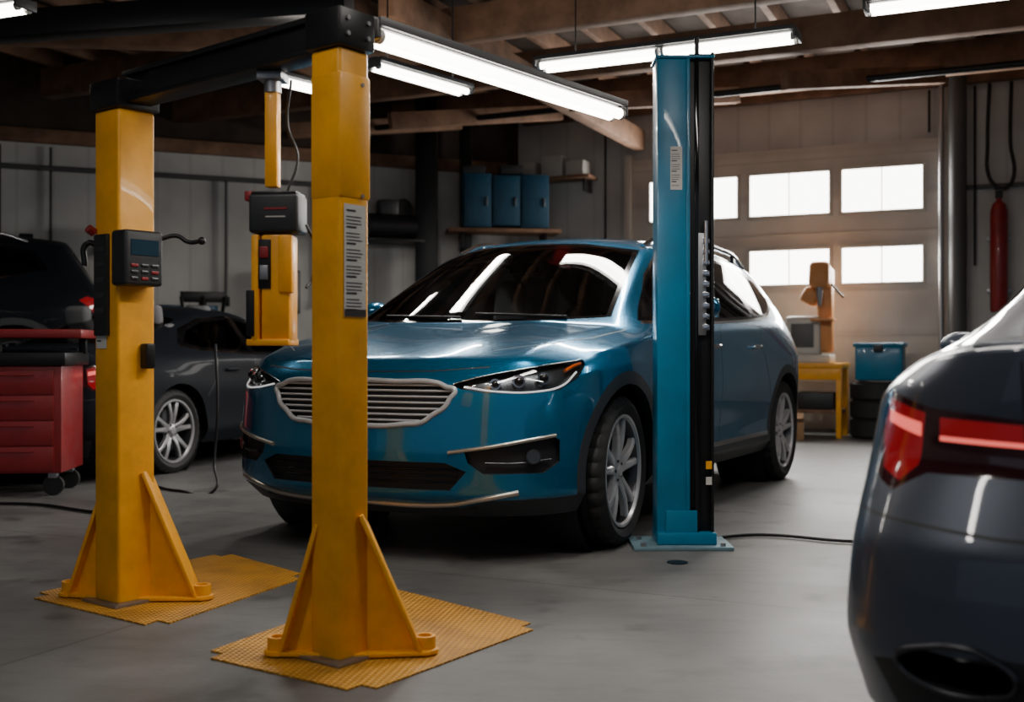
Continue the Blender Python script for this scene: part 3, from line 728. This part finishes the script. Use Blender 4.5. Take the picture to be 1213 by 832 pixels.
def ycolumn(base, sx, sy, H, cap_h, legs):
    r = empty('car_lift_column', (*base, 0), ang)
    box('column_post', (0, 0, H/2+.006), (sx, sy, H-.012), M['yellow'], r, bev=.012, seg=3)
    box('base_plate', (0, 0, .012), (sx+.07, sy+.07, .012), M['steel'], r, bev=.002)
    box('top_cap', (0, 0, H+cap_h/2), (sx+.03, sy+.03, cap_h), M['black'], r, bev=.01)
    for rz, reach, top, wd in legs: leg(r, rz, reach, top, wd, sx*.5)
    return r
c1 = ycolumn((-.56, 3.57), .135, .132, 1.97, .125, [(math.atan2(.12, .99)-ang, .26, .47, .10), (math.atan2(.10, -1)-ang, .19, .44, .085)])
c2 = ycolumn((-1.545, 4.38), .165, .165, 1.95, .115, [(math.atan2(.03, 1)-ang, .29, .52, .10), (math.atan2(.3, -1)-ang, .24, .44, .085)])
box('upper_sleeve', (.004, 0, 1.69), (.137, .138, .40), M['yellow'], c1, bev=.008)
label('instruction_label', c1, (.0705, .0, 1.29), .095, .36, (0, 0, math.pi/2), dark_foot=True)
for z in (1.50, 1.86): cyl('cap_bolt', (.066, .03, z), (.077, .03, z), .007, M['steel'], c1, 6)
for yy in (-.045, .045):
    for z in (2.01, 2.06): cyl('cap_bolt', (.078, yy, z), (.09, yy, z), .008, M['steel'], c1, 6)
box('switch_panel', (-.02, -.088, 1.26), (.09, .02, .40), M['plastic'], c2, bev=.004)
for k in range(5): box('panel_label', (-.02, -.0985, 1.40-.06*k), (.06, .002, .02), M['dalloy'], c2, bev=0)
label('rating_label', c2, (-.03, -.0845, 1.035), .07, .05, (0, 0, 0))
box('control_box', (.13, -.03, 1.36), (.10, .17, .215), M['plastic'], c2, bev=.014, seg=3)
box('control_screen', (.182, -.03, 1.40), (.004, .12, .06), M['screen'], c2, bev=0)
for i in range(3):
    for j in range(3): box('key', (.182, -.075+.045*i, 1.33-.025*j), (.006, .03, .012), M['dalloy'] if (i+j) % 3 else M['red'], c2, bev=.002)
wire('lever', [(.16, .05, 1.44), (.20, .10, 1.455), (.24, .13, 1.43), (.28, .16, 1.435)], .009, M['black'], c2)
bmx = bmesh.new(); bmesh.ops.create_uvsphere(bmx, u_segments=16, v_segments=10, radius=.016); meshobj('lever_knob', bmx, M['black'], c2, (.28, .16, 1.435), smooth=3)
box('latch', (.11, .03, .98), (.05, .04, .10), M['black'], c2, bev=.008)
wire('side_lever', [(-.09, -.06, 1.42), (-.12, -.09, 1.43), (-.125, -.10, 1.34)], .012, M['black'], c2)
cyl('red_knob', (-.075, -.09, 1.47), (-.075, -.115, 1.485), .018, M['red'], c2)

prism('anti_slip_mat', [(-1.026, 3.59), (-.434, 3.19), (.11, 3.97), (-.52, 4.62)], .0005, .006, M['tread'], bev=0, vb=.06)
prism('anti_slip_mat', [(-1.98, 4.46), (-1.28, 3.95), (-.90, 4.86), (-1.42, 5.42)], .0005, .006, M['tread'], bev=0, vb=.07)

# overhead crossbeam
P1 = Vector((-.56, 3.57)); P2 = Vector((-1.545, 4.38)); mid = (P1+P2)/2; Lb = (P1-P2).length
bmr = empty('overhead_crossbeam', (*mid, 0), math.atan2((P1-P2).y, (P1-P2).x))
for zc, hh, ww in ((2.085, .02, .11), (2.03, .10, .03), (1.98, .018, .11)):
    box('beam_section', (0, 0, zc), (Lb-.14, ww, hh), M['black'], bmr, bev=.003)
box('beam_web_cover', (0, -.035, 2.03), (Lb-.16, .01, .09), M['black'], bmr, bev=.002)
box('cable_tray', (0, .11, 2.05), (Lb-.05, .06, .05), M['black'], bmr, bev=.004)

# pendant control arm
pd = empty('hanging_control_unit', (-.835, 3.83, 0), ang+.55)
box('mount', (0, -.0, 1.955), (.09, .09, .03), M['steel'], pd)
cyl('swivel', (0, 0, 1.94), (0, 0, 1.90), .03, M['steel'], pd)
box('drop_pole', (0, 0, 1.74), (.045, .045, .34), M['yellow'], pd, bev=.005)
box('control_head', (.02, -.0, 1.475), (.175, .12, .135), M['plastic'], pd, bev=.012, seg=3)
box('head_lid', (.02, 0, 1.545), (.16, .11, .012), M['black'], pd, bev=.004)
box('brand_strip', (.03, -.0615, 1.49), (.08, .002, .007), M['red'], pd, bev=0)
box('text_line', (.03, -.0615, 1.462), (.07, .002, .004), M['paper'], pd, bev=0)
box('red_switch', (-.075, -.0, 1.54), (.04, .05, .035), M['red'], pd, bev=.006)
box('arm_body', (.025, .0, 1.215), (.10, .10, .375), M['yellow'], pd, bev=.008)
box('arm_cheek', (-.045, .0, 1.215), (.028, .12, .375), M['yellow'], pd, bev=.008)
box('arm_cheek', (.062, -.04, 1.30), (.05, .04, .2), M['yellow'], pd, bev=.008)
box('recess', (-.012, -.0525, 1.30), (.045, .006, .17), M['black'], pd, bev=.002)
box('rocker_switch', (-.012, -.058, 1.34), (.03, .008, .04), M['red'], pd, bev=.003)
box('rocker_switch', (-.012, -.058, 1.27), (.03, .008, .05), M['steel'], pd, bev=.003)
box('release_catch', (-.06, -.05, 1.13), (.03, .03, .16), M['black'], pd, bev=.005)
box('arm_foot', (.0, 0, 1.03), (.15, .12, .022), M['yellow'], pd, bev=.004)
wire('pendant_cable', [(.12, 0, 1.44), (.15, .02, 1.35), (.13, .03, 1.25), (.12, .0, 1.22)], .005, M['black'], pd)
wire('feed_cable', [(.05, 0, 1.55), (.08, .03, 1.68), (.04, .04, 1.80), (.06, .02, 1.95)], .005, M['black'], pd)

# ---------------------------------------------------------------- blue lift post
bp = empty('car_lift_column', (.0, 0, 0), 0)
fy0, fy1 = 5.58, 5.76; cy = (fy0+fy1)/2; dp = fy1-fy0
box('column_post', (.815, cy, 1.255), (.155, dp, 2.47), M['bluep'], bp, bev=.008)
box('column_edge', (.895, cy-.01, 1.255), (.018, dp, 2.47), M['bluep'], bp, bev=.003)
box('carriage_channel', (.965, cy+.01, 1.27), (.125, dp-.03, 2.50), M['black'], bp, bev=.006)
box('channel_groove', (.94, cy-.085, 1.27), (.02, .02, 2.48), M['gloss'], bp, bev=.003)
box('channel_lip', (1.02, cy-.08, 1.27), (.014, .03, 2.50), M['black'], bp, bev=.003)
box('ratchet_plate', (.965, cy-.085, 1.34), (.045, .02, .52), M['steel'], bp, bev=.003)
for i in range(9): box('ratchet_tooth', (.985, cy-.10, 1.12+.055*i), (.035, .014, .03), M['chrome'], bp, bev=.003)
cyl('lock_pin', (.985, cy-.1, 1.66), (.985, cy-.1, 1.45), .012, M['chrome'], bp)
box('top_plate', (.88, cy, 2.497), (.30, dp+.02, .014), M['bluep'], bp, bev=.003)
cyl('cable_guide', (.955, cy, 2.50), (.955, cy, 2.62), .012, M['black'], bp)
box('base_shoe', (.885, cy-.02, .05), (.30, dp+.04, .06), M['bluep'], bp, bev=.006)
box('shoe_rib', (.86, cy-.10, .12), (.16, .02, .14), M['bluep'], bp, bev=.004)
box('base_plate', (.86, cy-.02, .010), (.50, .34, .018), M['blueplate'], bp, bev=.003)
label('rating_label', bp, (.835, fy0-.003, 1.93), .06, .22, (0, 0, 0))
box('warning_label', (1.0, cy-.096, .42), (.03, .002, .04), M['yellow'], bp, bev=0)
box('warning_label', (1.0, cy-.096, .34), (.03, .002, .04), M['paper'], bp, bev=0)
for dx, dy in ((-.2, -.14), (.2, -.14), (-.2, .06), (.2, .1)): cyl('anchor_bolt', (.86+dx, cy-.02+dy, .018), (.86+dx, cy-.02+dy, .035), .014, M['steel'], bp, 6)

# ---------------------------------------------------------------- room
w = Vector((-.907, .42)).normalized()
PW0 = Vector((4.09, 13.5)); nrm = Vector((-.42, -.907)).normalized()  # into the room
rzb = math.atan2(-w.y, -w.x)  # local +x runs to the right along the wall
def wpt(t, off=0): return PW0 + w*t + nrm*off
box('floor', (0, 6, -.05), (26, 26, .1), M['floor'], bev=0)
box('ceiling', (0, 7.5, 4.62), (26, 20, .1), M['dwood'], bev=0)
corner = wpt(4.42); rend = wpt(-6.5)
mid = (corner+rend)/2 - nrm*.1
box('wall_back', (mid.x, mid.y, 2.28), ((corner-rend).length+.4, .2, 4.56), M['siding'], rot=(0, 0, rzb), bev=0)
dl = Vector((.918, .397)).normalized(); nl = Vector((.397, -.918))
lend = corner - dl*12.0; midl = (corner+lend)/2 - nl*.1
rl = math.atan2(dl.y, dl.x)
box('wall_left', (midl.x, midl.y, 1.76), (12, .2, 3.52), M['siding'], rot=(0, 0, rl), bev=0)
box('wall_left_upper', (midl.x, midl.y, 4.05), (12, .24, 1.04), M['dwood'], rot=(0, 0, rl), bev=0)
box('wall_right', (rend.x+.1, 4.0, 2.28), (.2, 13.6, 4.56), M['siding'], bev=0)
box('wall_side', (lend.x-.1, 4.5, 2.28), (.2, 12, 4.56), M['siding'], bev=0)
def along(name, t0, t1, z, h, d, m, off=0.0, parent=None):
    a, b = wpt(t0, off), wpt(t1, off); c = (a+b)/2
    return box(name, (c.x, c.y, z), (abs(t1-t0), d, h), m, parent, (0, 0, rzb), bev=.005)
along('trim_1', -6.4, 4.3, 4.25, .24, .12, M['wood'], .07)
along('trim_2', -6.4, -1.15, 2.92, .05, .05, M['housing'], .03)
cl = (corner+lend)/2 + nl*.06
box('trim_3', (cl.x, cl.y, 3.52), (11.6, .1, .16), M['wood'], rot=(0, 0, rl), bev=.005)
along('door_1', -1.10, 2.72, 1.78, 3.5, .05, M['door'], .026)
for k, z in enumerate((.62, 1.2, 1.74, 2.46, 3.38)): along('trim_%d' % (4+k), -1.10, 2.72, z, .018, .014, M['cream'], .056)
along('trim_10', -1.20, -1.10, 1.8, 3.6, .1, M['cream'], .05); along('trim_11', 2.72, 2.82, 1.8, 3.6, .1, M['cream'], .05)
wins = [(-.94, .05, 2.67, 3.25), (.14, 1.18, 2.67, 3.25), (1.28, 2.5, 2.67, 3.25), (-.94, .05, 1.80, 2.29), (.14, 1.18, 1.80, 2.29)]
for i, (t0, t1, z0, z1) in enumerate(wins):
    c = wpt((t0+t1)/2, .06); wr = empty('window_%d' % (i+1), (c.x, c.y, (z0+z1)/2), rzb)
    W_, H_ = t1-t0, z1-z0
    box('pane', (0, 0, 0), (W_-.04, .012, H_-.04), M['pane'], wr, bev=0)
    for sx in (-1, 1): box('frame', (sx*(W_/2-.015), -.005, 0), (.04, .04, H_), M['cream'], wr, bev=.004); box('frame', (0, -.005, sx*(H_/2-.015)), (W_, .04, .04), M['cream'], wr, bev=.004)
    if i in (0, 1, 3, 4): box('mullion', (0, -.004, 0), (.014, .02, H_), M['cream'], wr, bev=0)
    ld = bpy.data.lights.new('window_daylight', 'AREA'); ld.shape = 'RECTANGLE'; ld.size = W_; ld.size_y = H_; ld.energy = 42; ld.color = (1, .97, .92)
    lo = bpy.data.objects.new('window_daylight', ld); C.objects.link(lo); lo.parent = wr; lo.location = (0, -.03, 0); lo.rotation_euler = (-math.pi/2, 0, 0)

# ceiling timber
cb = empty('ceiling_beams', (0, 0, 0))
dj = Vector((.42, .907)).normalized(); rj = math.atan2(dj.y, dj.x)
for i in range(-11, 14):
    c = wpt(i*.62+.3, 5.2); box('joist', (c.x, c.y, 4.44), (10.0, .07, .2), M['wood'], cb, (0, 0, rj), bev=.004)
for off, z, h in ((1.3, 4.14, .34), (3.4, 3.98, .32), (5.4, 3.86, .30)):
    a, b = wpt(-6, off), wpt(7.5, off); c = (a+b)/2
    box('girder', (c.x, c.y, z), (13.5, .16, h), M['wood'], cb, (0, 0, rzb), bev=.006)
for t, o0, o1 in ((2.6, .1, 6.5), (-2.6, .1, 6.5)):
    a, b = wpt(t, o0), wpt(t, o1); c = (a+b)/2
    box('girder', (c.x, c.y, 3.78), ((a-b).length, .14, .26), M['wood'], cb, (0, 0, rj), bev=.006)
for t in (4.6, 3.2, 1.0, -1.2):
    a, b = wpt(t, 1.4), wpt(t+1.3, 3.3)
    p0 = Vector((a.x, a.y, 3.95)); p1 = Vector((b.x, b.y, 3.6)); d = p1-p0
    o = box('diagonal_brace', (p0+p1)/2, (d.length, .1, .18), M['wood'], cb, (0, -math.asin(d.z/d.length), math.atan2(d.y, d.x)), bev=.004)
a, b = wpt(-6, 2.4), wpt(6.5, 2.4); cyl('conduit', (a.x, a.y, 3.75), (b.x, b.y, 3.75), .035, M['black'], cb)
box('timber_beam', (-4.6, 9.9, 3.9), (6.6, .18, .26), M['wood'], cb, (0, 0, .1)); box('steel_rail', (-4.2, 8.6, 3.52), (6.2, .2, .2), M['black'], cb, (0, 0, -.22))

# fluorescent fixtures
def fixture(p0, p1, z, tubes=2, power=40, parts=1, wd=.16, drop=True):
    p0, p1 = Vector(p0), Vector(p1); d = p1-p0; L = d.length; c = (p0+p1)/2
    r = empty('fluorescent_light', (c.x, c.y, z), math.atan2(d.y, d.x))
    box('tray', (0, 0, .048), (L, wd*.5, .035), M['housing'], r, bev=.005)
    for s in (-1, 1):
        box('side_rail', (0, s*wd/2, .045), (L, .012, .03), M['housing'], r, bev=.002)
        box('end_cap', (s*L/2, 0, .02), (.02, wd, .06), M['housing'], r, bev=.003)
    seg = L/parts
    for k in range(parts):
        x0 = -L/2+seg*k+.03; x1 = x0+seg-.06
        for t in range(tubes):
            y = (t-(tubes-1)/2)*wd*.5
            cyl('tube', (x0, y, 0), (x1, y, 0), .023, M['tube'], r, 14)
            cyl('socket', (x0-.02, y, 0), (x0, y, 0), .025, M['paper'], r, 12); cyl('socket', (x1, y, 0), (x1+.02, y, 0), .025, M['paper'], r, 12)
    if drop:
        for s in (-.35, .35): cyl('hanger', (s*L, 0, .06), (s*L, 0, 4.45-z), .006, M['black'], r, 8)
    ld = bpy.data.lights.new('tube_light', 'AREA'); ld.shape = 'RECTANGLE'; ld.size = L*.95; ld.size_y = wd*.7; ld.energy = power; ld.color = (1, .95, .88)
    lo = bpy.data.objects.new('tube_light', ld); C.objects.link(lo); lo.parent = r; lo.location = (0, 0, -.035)
    lu = bpy.data.lights.new('tube_uplight', 'AREA'); lu.shape = 'RECTANGLE'; lu.size = L*.95; lu.size_y = wd*.7; lu.energy = power*.14; lu.color = (1, .9, .78)
    lp = bpy.data.objects.new('tube_uplight', lu); C.objects.link(lp); lp.parent = r; lp.location = (0, 0, .08); lp.rotation_euler = (math.pi, 0, 0)
    return r
a0 = Vector((-.48, 3.68)); fixture(a0, a0+u*1.56, 2.055, 2, 15, 1, .10, drop=False)
fixture((-.98, 7.7), (-.36, 8.5), 3.0, 2, 40)
fixture((-1.75, 8.1), (-1.25, 8.72), 3.0, 2, 22)
fixture((.20, 7.76), (1.82, 7.0), 3.0, 2, 70, 2, .22)
fixture((2.08, 6.45), (3.4, 5.85), 3.0, 2, 20)
fixture((-4.0, 6.9), (-2.86, 6.45), 3.02, 2, 4)
fixture((-2.2, 1.6), (-.8, 2.6), 3.3, 2, 20)  # added fixture, out of view near the camera, to fill the front
fixture((.6, 3.6), (2.0, 2.9), 3.3, 2, 24)  # second added fill fixture, also overhead and out of view

# ---------------------------------------------------------------- props
tc = empty('tool_cabinet', (-3.70, 7.75, 0), .12)
box('carcass', (0, 0, .53), (1.15, .55, .74), M['red'], tc, bev=.01)
box('worktop', (0, 0, .945), (1.22, .62, .09), M['black'], tc, bev=.01)
for k in range(4):
    box('drawer_front', (0, -.28, .26+.175*k), (1.05, .02, .168), M['red'], tc, bev=.004); box('drawer_pull', (0, -.295, .31+.175*k), (.8, .012, .010), M['red'], tc, bev=.004)
for x in (-.5, .5):
    for y in (-.2, .2): revolve('caster', [(0, -.02), (.07, -.02), (.07, .02), (0, .02)], 20, M['rubber'], tc, (x, y, .07)); box('caster_fork', (x, y, .14), (.06, .06, .04), M['steel'], tc)
box('top_shelf', (.06, 0, 1.12), (1.28, .5, .06), M['red'], tc, bev=.01)
for x in (-.5, .6): box('shelf_post', (x, .18, 1.04), (.05, .05, .12), M['black'], tc)
box('parts_tray', (-.2, 0, 1.03), (.5, .3, .08), M['plastic'], tc, bev=.01)
es = empty('engine_stand', (-3.55, 12.6, 0), .3)
for y in (-.3, .3): box('foot', (0, y, .06), (.9, .07, .07), M['black'], es)
box('cross_member', (0, 0, .06), (.07, .6, .07), M['black'], es)
box('upright', (0, 0, .85), (.09, .09, 1.55), M['black'], es)
box('mount_head', (.0, 0, 1.62), (.5, .14, .12), M['black'], es)
for x in (-.2, 0, .2): cyl('arm', (x, 0, 1.3), (x*1.2, -.1, 1.62), .02, M['black'], es)
box('tray', (0, -.05, 1.2), (.5, .3, .04), M['black'], es)
wc = empty('wall_cabinet', (-.12, 14.55, 0), .15)
box('shelf', (0, 0, 2.58), (1.5, .45, .05), M['wood'], wc)
for k in range(3):
    box('cabinet_box', (-.36+.38*k, 0, 2.97), (.37, .4, .70-.04*(k == 1)), M['bluedark'], wc, bev=.01); box('cabinet_door', (-.36+.38*k, -.205, 2.96), (.34, .015, .62), M['bluedark'], wc, bev=.006)
    box('handle', (-.24+.38*k, -.22, 2.95), (.015, .02, .12), M['steel'], wc)
for x in (-.55, .55): box('bracket', (x, .05, 2.45), (.04, .4, .22), M['black'], wc)
for x, ww, h, mm in ((-.4, .3, .10, 'plastic'), (.10, .30, .12, 'plastic')): box('parts_box', (x, 0, 3.325+h/2), (ww, .3, h), M[mm], wc)
c = wpt(3.75, .25)
sb = empty('storage_shelf', (c.x, c.y, 0), rzb)
box('board', (0, 0, 3.32), (1.1, .35, .04), M['wood'], sb)
for x, ww, h in ((-.35, .22, .22), (0, .3, .28), (.33, .25, .2)): box('carton', (x, 0, 3.34+h/2), (ww, .25, h), M['cream'], sb)
for x in (-.45, .45): box('bracket', (x, .05, 3.22), (.03, .28, .18), M['black'], sb)
box('steel_column', (-1.12, 14.4, 2.2), (.28, .22, 4.4), M['black'])
box('steel_column', (-.62, 14.7, 2.2), (.16, .16, 4.4), M['black'])
def lpt(t, off): return corner - dl*t + nl*off
for px_, z1 in ((-5.95, 1.9), (-5.45, 2.0)):
    s = (corner.x-px_)/.918; q = corner - dl*s + nl*.04
    wire('wall_cable', [(q.x, q.y, 3.4), (q.x, q.y, 2.6), (q.x, q.y, z1)], .014, M['black'])
q = lpt(5.4, .1); wb = empty('wall_speaker', (q.x, q.y, 2.2), rl)
box('bracket', (0, 0, 0), (.08, .15, .1), M['black'], wb); box('body', (0, -.12, .1), (.22, .2, .34), M['plastic'], wb, bev=.02); cyl('cone', (0, -.22, .12), (0, -.235, .12), .08, M['rubber'], wb)
q0, q1 = lpt(2.75, .06), lpt(8.5, .06)
ap = empty('air_pipework', (0, 0, 0))
cyl('main_pipe', (q0.x, q0.y, 3.15), (q1.x, q1.y, 3.15), .03, M['housing'], ap)
for t in (2.8, 4.0): q = lpt(t, .06); cyl('drop_pipe', (q.x, q.y, 3.15), (q.x, q.y, 1.6), .02, M['housing'], ap); box('valve', (q.x, q.y, 1.62), (.07, .07, .12), M['black'], ap)
q = lpt(1.95, .35); at = empty('air_tank', (q.x, q.y, 2.62), rl)
cyl('tank', (-.32, 0, 0), (.32, 0, 0), .16, M['black'], at); box('motor', (-.05, 0, .24), (.26, .2, .2), M['plastic'], at, bev=.03); cyl('belt_guard', (.16, -.02, .24), (.16, .02, .24), .13, M['black'], at)
box('wall_shelf', (0, .06, -.19), (.8, .5, .04), M['black'], at)
q = lpt(3.3, .12); eb = empty('electrical_box', (q.x, q.y, 1.75), rl)
box('enclosure', (0, 0, 0), (.4, .16, .55), M['housing'], eb, bev=.01); box('cover', (0, -.09, 0), (.34, .02, .48), M['steel'], eb); box('switch', (.08, -.11, .05), (.05, .03, .08), M['red'], eb)
cyl('conduit', (0, .06, .27), (0, .06, 1.30), .018, M['steel'], eb)
q = lpt(4.55, .30); ob = empty('oil_drum_rack', (q.x, q.y, 0), rl)
for x in (-.22, .22):
    cyl('drum', (x, 0, .9), (x, 0, 1.55), .19, M['bluedark'], ob)
    for z in (1.1, 1.35): cyl('rib', (x, 0, z-.012), (x, 0, z+.012), .197, M['bluedark'], ob)
box('shelf', (0, 0, .87), (.95, .45, .05), M['black'], ob)
for x in (-.44, .44):
    for y in (-.18, .18): box('leg', (x, y, .43), (.05, .05, .86), M['black'], ob)
c = wpt(-1.30, .18); cyl('drain_pipe', (c.x, c.y, 0), (c.x, c.y, 4.2), .10, M['housing'])
c = wpt(-1.12, .16); cyl('conduit_pipe', (c.x, c.y, 0), (c.x, c.y, 4.2), .03, M['steel'])
c = wpt(-1.74, .16); fe = empty('fire_extinguisher', (c.x, c.y, 0), rzb)
revolve('cylinder', [(0, 0), (.085, .0), (.095, .03), (.095, 1.15), (.07, 1.24), (.03, 1.28), (.03, 1.33), (0, 1.33)], 32, M['red'], fe, (0, 0, 1.45), (math.pi/2, 0, 0))
box('valve', (0, 0, 2.80), (.08, .08, .08), M['black'], fe); box('handle', (.03, 0, 2.87), (.16, .03, .03), M['black'], fe)
box('wall_bracket', (0, .09, 2.3), (.25, .08, .06), M['steel'], fe); box('wall_bracket', (0, .09, 1.7), (.25, .08, .06), M['steel'], fe)
wire('hose', [(-.02, 0, 2.88), (-.10, 0, 3.0), (-.12, 0, 3.4), (-.10, .05, 4.1)], .022, M['rubber'], fe)
wire('hose', [(.05, 0, 2.85), (.14, 0, 2.95), (.12, 0, 3.4), (.13, .05, 4.1)], .022, M['rubber'], fe)
c = wpt(.25, .75); wk = empty('workbench', (c.x, c.y, 0), rzb)
box('top', (0, 0, .83), (.75, .6, .06), M['yellow'], wk)
for x in (-.33, .33):
    for y in (-.25, .25): box('leg', (x, y, .4), (.06, .06, .8), M['yellow'], wk)
box('lower_shelf', (0, 0, .3), (.68, .5, .04), M['wood'], wk); box('apron', (0, -.27, .74), (.7, .03, .14), M['yellow'], wk)
box('toolbox', (.05, 0, .42), (.42, .3, .2), M['plastic'], wk, bev=.02)
# bench machine: beige base cabinet, orange column, slanted head and handwheel
dpv = empty('drill_press', (c.x, c.y, .86), rzb)
box('base', (-.05, 0, .05), (.55, .42, .10), M['cream'], dpv, bev=.02); box('motor_housing', (-.10, .02, .32), (.40, .34, .46), M['cream'], dpv, bev=.05, seg=4)
box('side_panel', (-.10, -.155, .32), (.26, .01, .28), M['housing'], dpv)
box('column', (.14, .02, .62), (.17, .22, 1.0), M['orange'], dpv, bev=.04, seg=3)
box('head', (.10, -.06, 1.00), (.24, .40, .30), M['orange'], dpv, (-.25, 0, 0), bev=.06, seg=4)
box('knuckle', (-.02, -.02, .78), (.20, .22, .20), M['orange'], dpv, (0, .5, 0), bev=.05, seg=3)
cyl('chuck', (.10, -.18, .88), (.10, -.18, .66), .04, M['steel'], dpv, r2=.02); box('table', (.14, -.16, .50), (.26, .24, .03), M['orange'], dpv)
cyl('feed_handle', (.22, -.08, .92), (.36, -.12, .76), .014, M['black'], dpv)
c = wpt(.50, 1.35); cbx = empty('cardboard_box', (c.x, c.y, 0), rzb+.2)
box('carton', (0, 0, .14), (.48, .34, .28), M['card'], cbx, bev=.003); box('flap', (0, -.2, .275), (.46, .12, .006), M['card'], cbx, (.5, 0, 0), bev=0); box('tape', (0, 0, .282), (.05, .34, .003), M['cream'], cbx, bev=0)
c = wpt(-.50, .7); ts = empty('tire_stack', (c.x, c.y, 0), 0)
for k in range(3):
    revolve('tyre', [(.19, -.10), (.30, -.11), (.335, -.08), (.34, .08), (.30, .11), (.19, .10)], 40, M['rubber'], ts, (0, 0, .11+.215*k), (math.pi/2, 0, 0), closed=True)
sbn = empty('storage_bin', (c.x, c.y, .65), rzb)
box('tub', (0, 0, .21), (.52, .42, .40), M['bluep'], sbn, bev=.03); box('lid', (0, 0, .42), (.56, .46, .05), M['bluep'], sbn, bev=.015); box('latch', (0, -.235, .38), (.1, .02, .08), M['plastic'], sbn)
c = wpt(-1.40, .8)
tr = empty('tool_trolley', (c.x, c.y, 0), rzb)
for z in (.25, .55, .85): box('tray', (0, 0, z), (.5, .4, .06), M['black'], tr)
for x in (-.24, .24):
    for y in (-.19, .19): cyl('post', (x, y, .06), (x, y, .9), .015, M['steel'], tr); revolve('caster', [(0, -.015), (.05, -.015), (.05, .015), (0, .015)], 16, M['rubber'], tr, (x, y, .05))
for x, h, mm in ((-.12, .22, 'red'), (.05, .3, 'cream'), (.17, .18, 'plastic')): cyl('can', (x, 0, .88), (x, 0, .88+h), .05, M[mm], tr)
for t, z0, z1 in ((-.98, 3.6, 4.1), (-1.48, 2.0, 4.1), (3.1, 1.9, 4.1)):
    c = wpt(t, .05); wire('wall_cable', [(c.x, c.y, z1), (c.x, c.y, (z0+z1)/2), (c.x, c.y, z0)], .014, M['black'])
c = wpt(3.1, .08); box('junction_box', (c.x, c.y, 1.85), (.18, .1, .24), M['housing'], rot=(0, 0, rzb))
wire('power_cable', [(1.06, 5.80, .012), (1.35, 5.9, .012), (1.7, 5.72, .012), (2.05, 5.6, .012)], .009, M['black'])
wire('power_cable', [(-4.0, 6.9, .012), (-3.2, 7.1, .012), (-2.6, 6.75, .012), (-2.2, 6.5, .012)], .010, M['black'])
wire('air_hose', [(-2.15, 7.95, 1.05), (-2.12, 7.9, .6), (-2.13, 7.85, .2), (-2.1, 7.7, .012), (-2.35, 7.75, .012), (-2.6, 8.0, .012)], .010, M['black'])
prism('floor_drain', [(.05*math.cos(i*math.pi/8), .05*math.sin(i*math.pi/8)) for i in range(16)], .0005, .004, M['black'], loc=(.78, 5.18, 0))

# ---------------------------------------------------------------- world, camera
wd = bpy.data.worlds.new('overcast'); bpy.context.scene.world = wd; wd.use_nodes = True
bg = wd.node_tree.nodes['Background']; bg.inputs[0].default_value = (.72, .83, 1, 1); bg.inputs[1].default_value = .23
cam = bpy.data.cameras.new('camera'); co = bpy.data.objects.new('camera', cam); C.objects.link(co)
co.location = (0, 0, 1); co.rotation_euler = (math.pi/2, 0, 0)
cam.sensor_width = 36; cam.lens = 36*1300/1213
cam.dof.use_dof = True; cam.dof.focus_distance = 5.0; cam.dof.aperture_fstop = 2.2
bpy.context.scene.camera = co
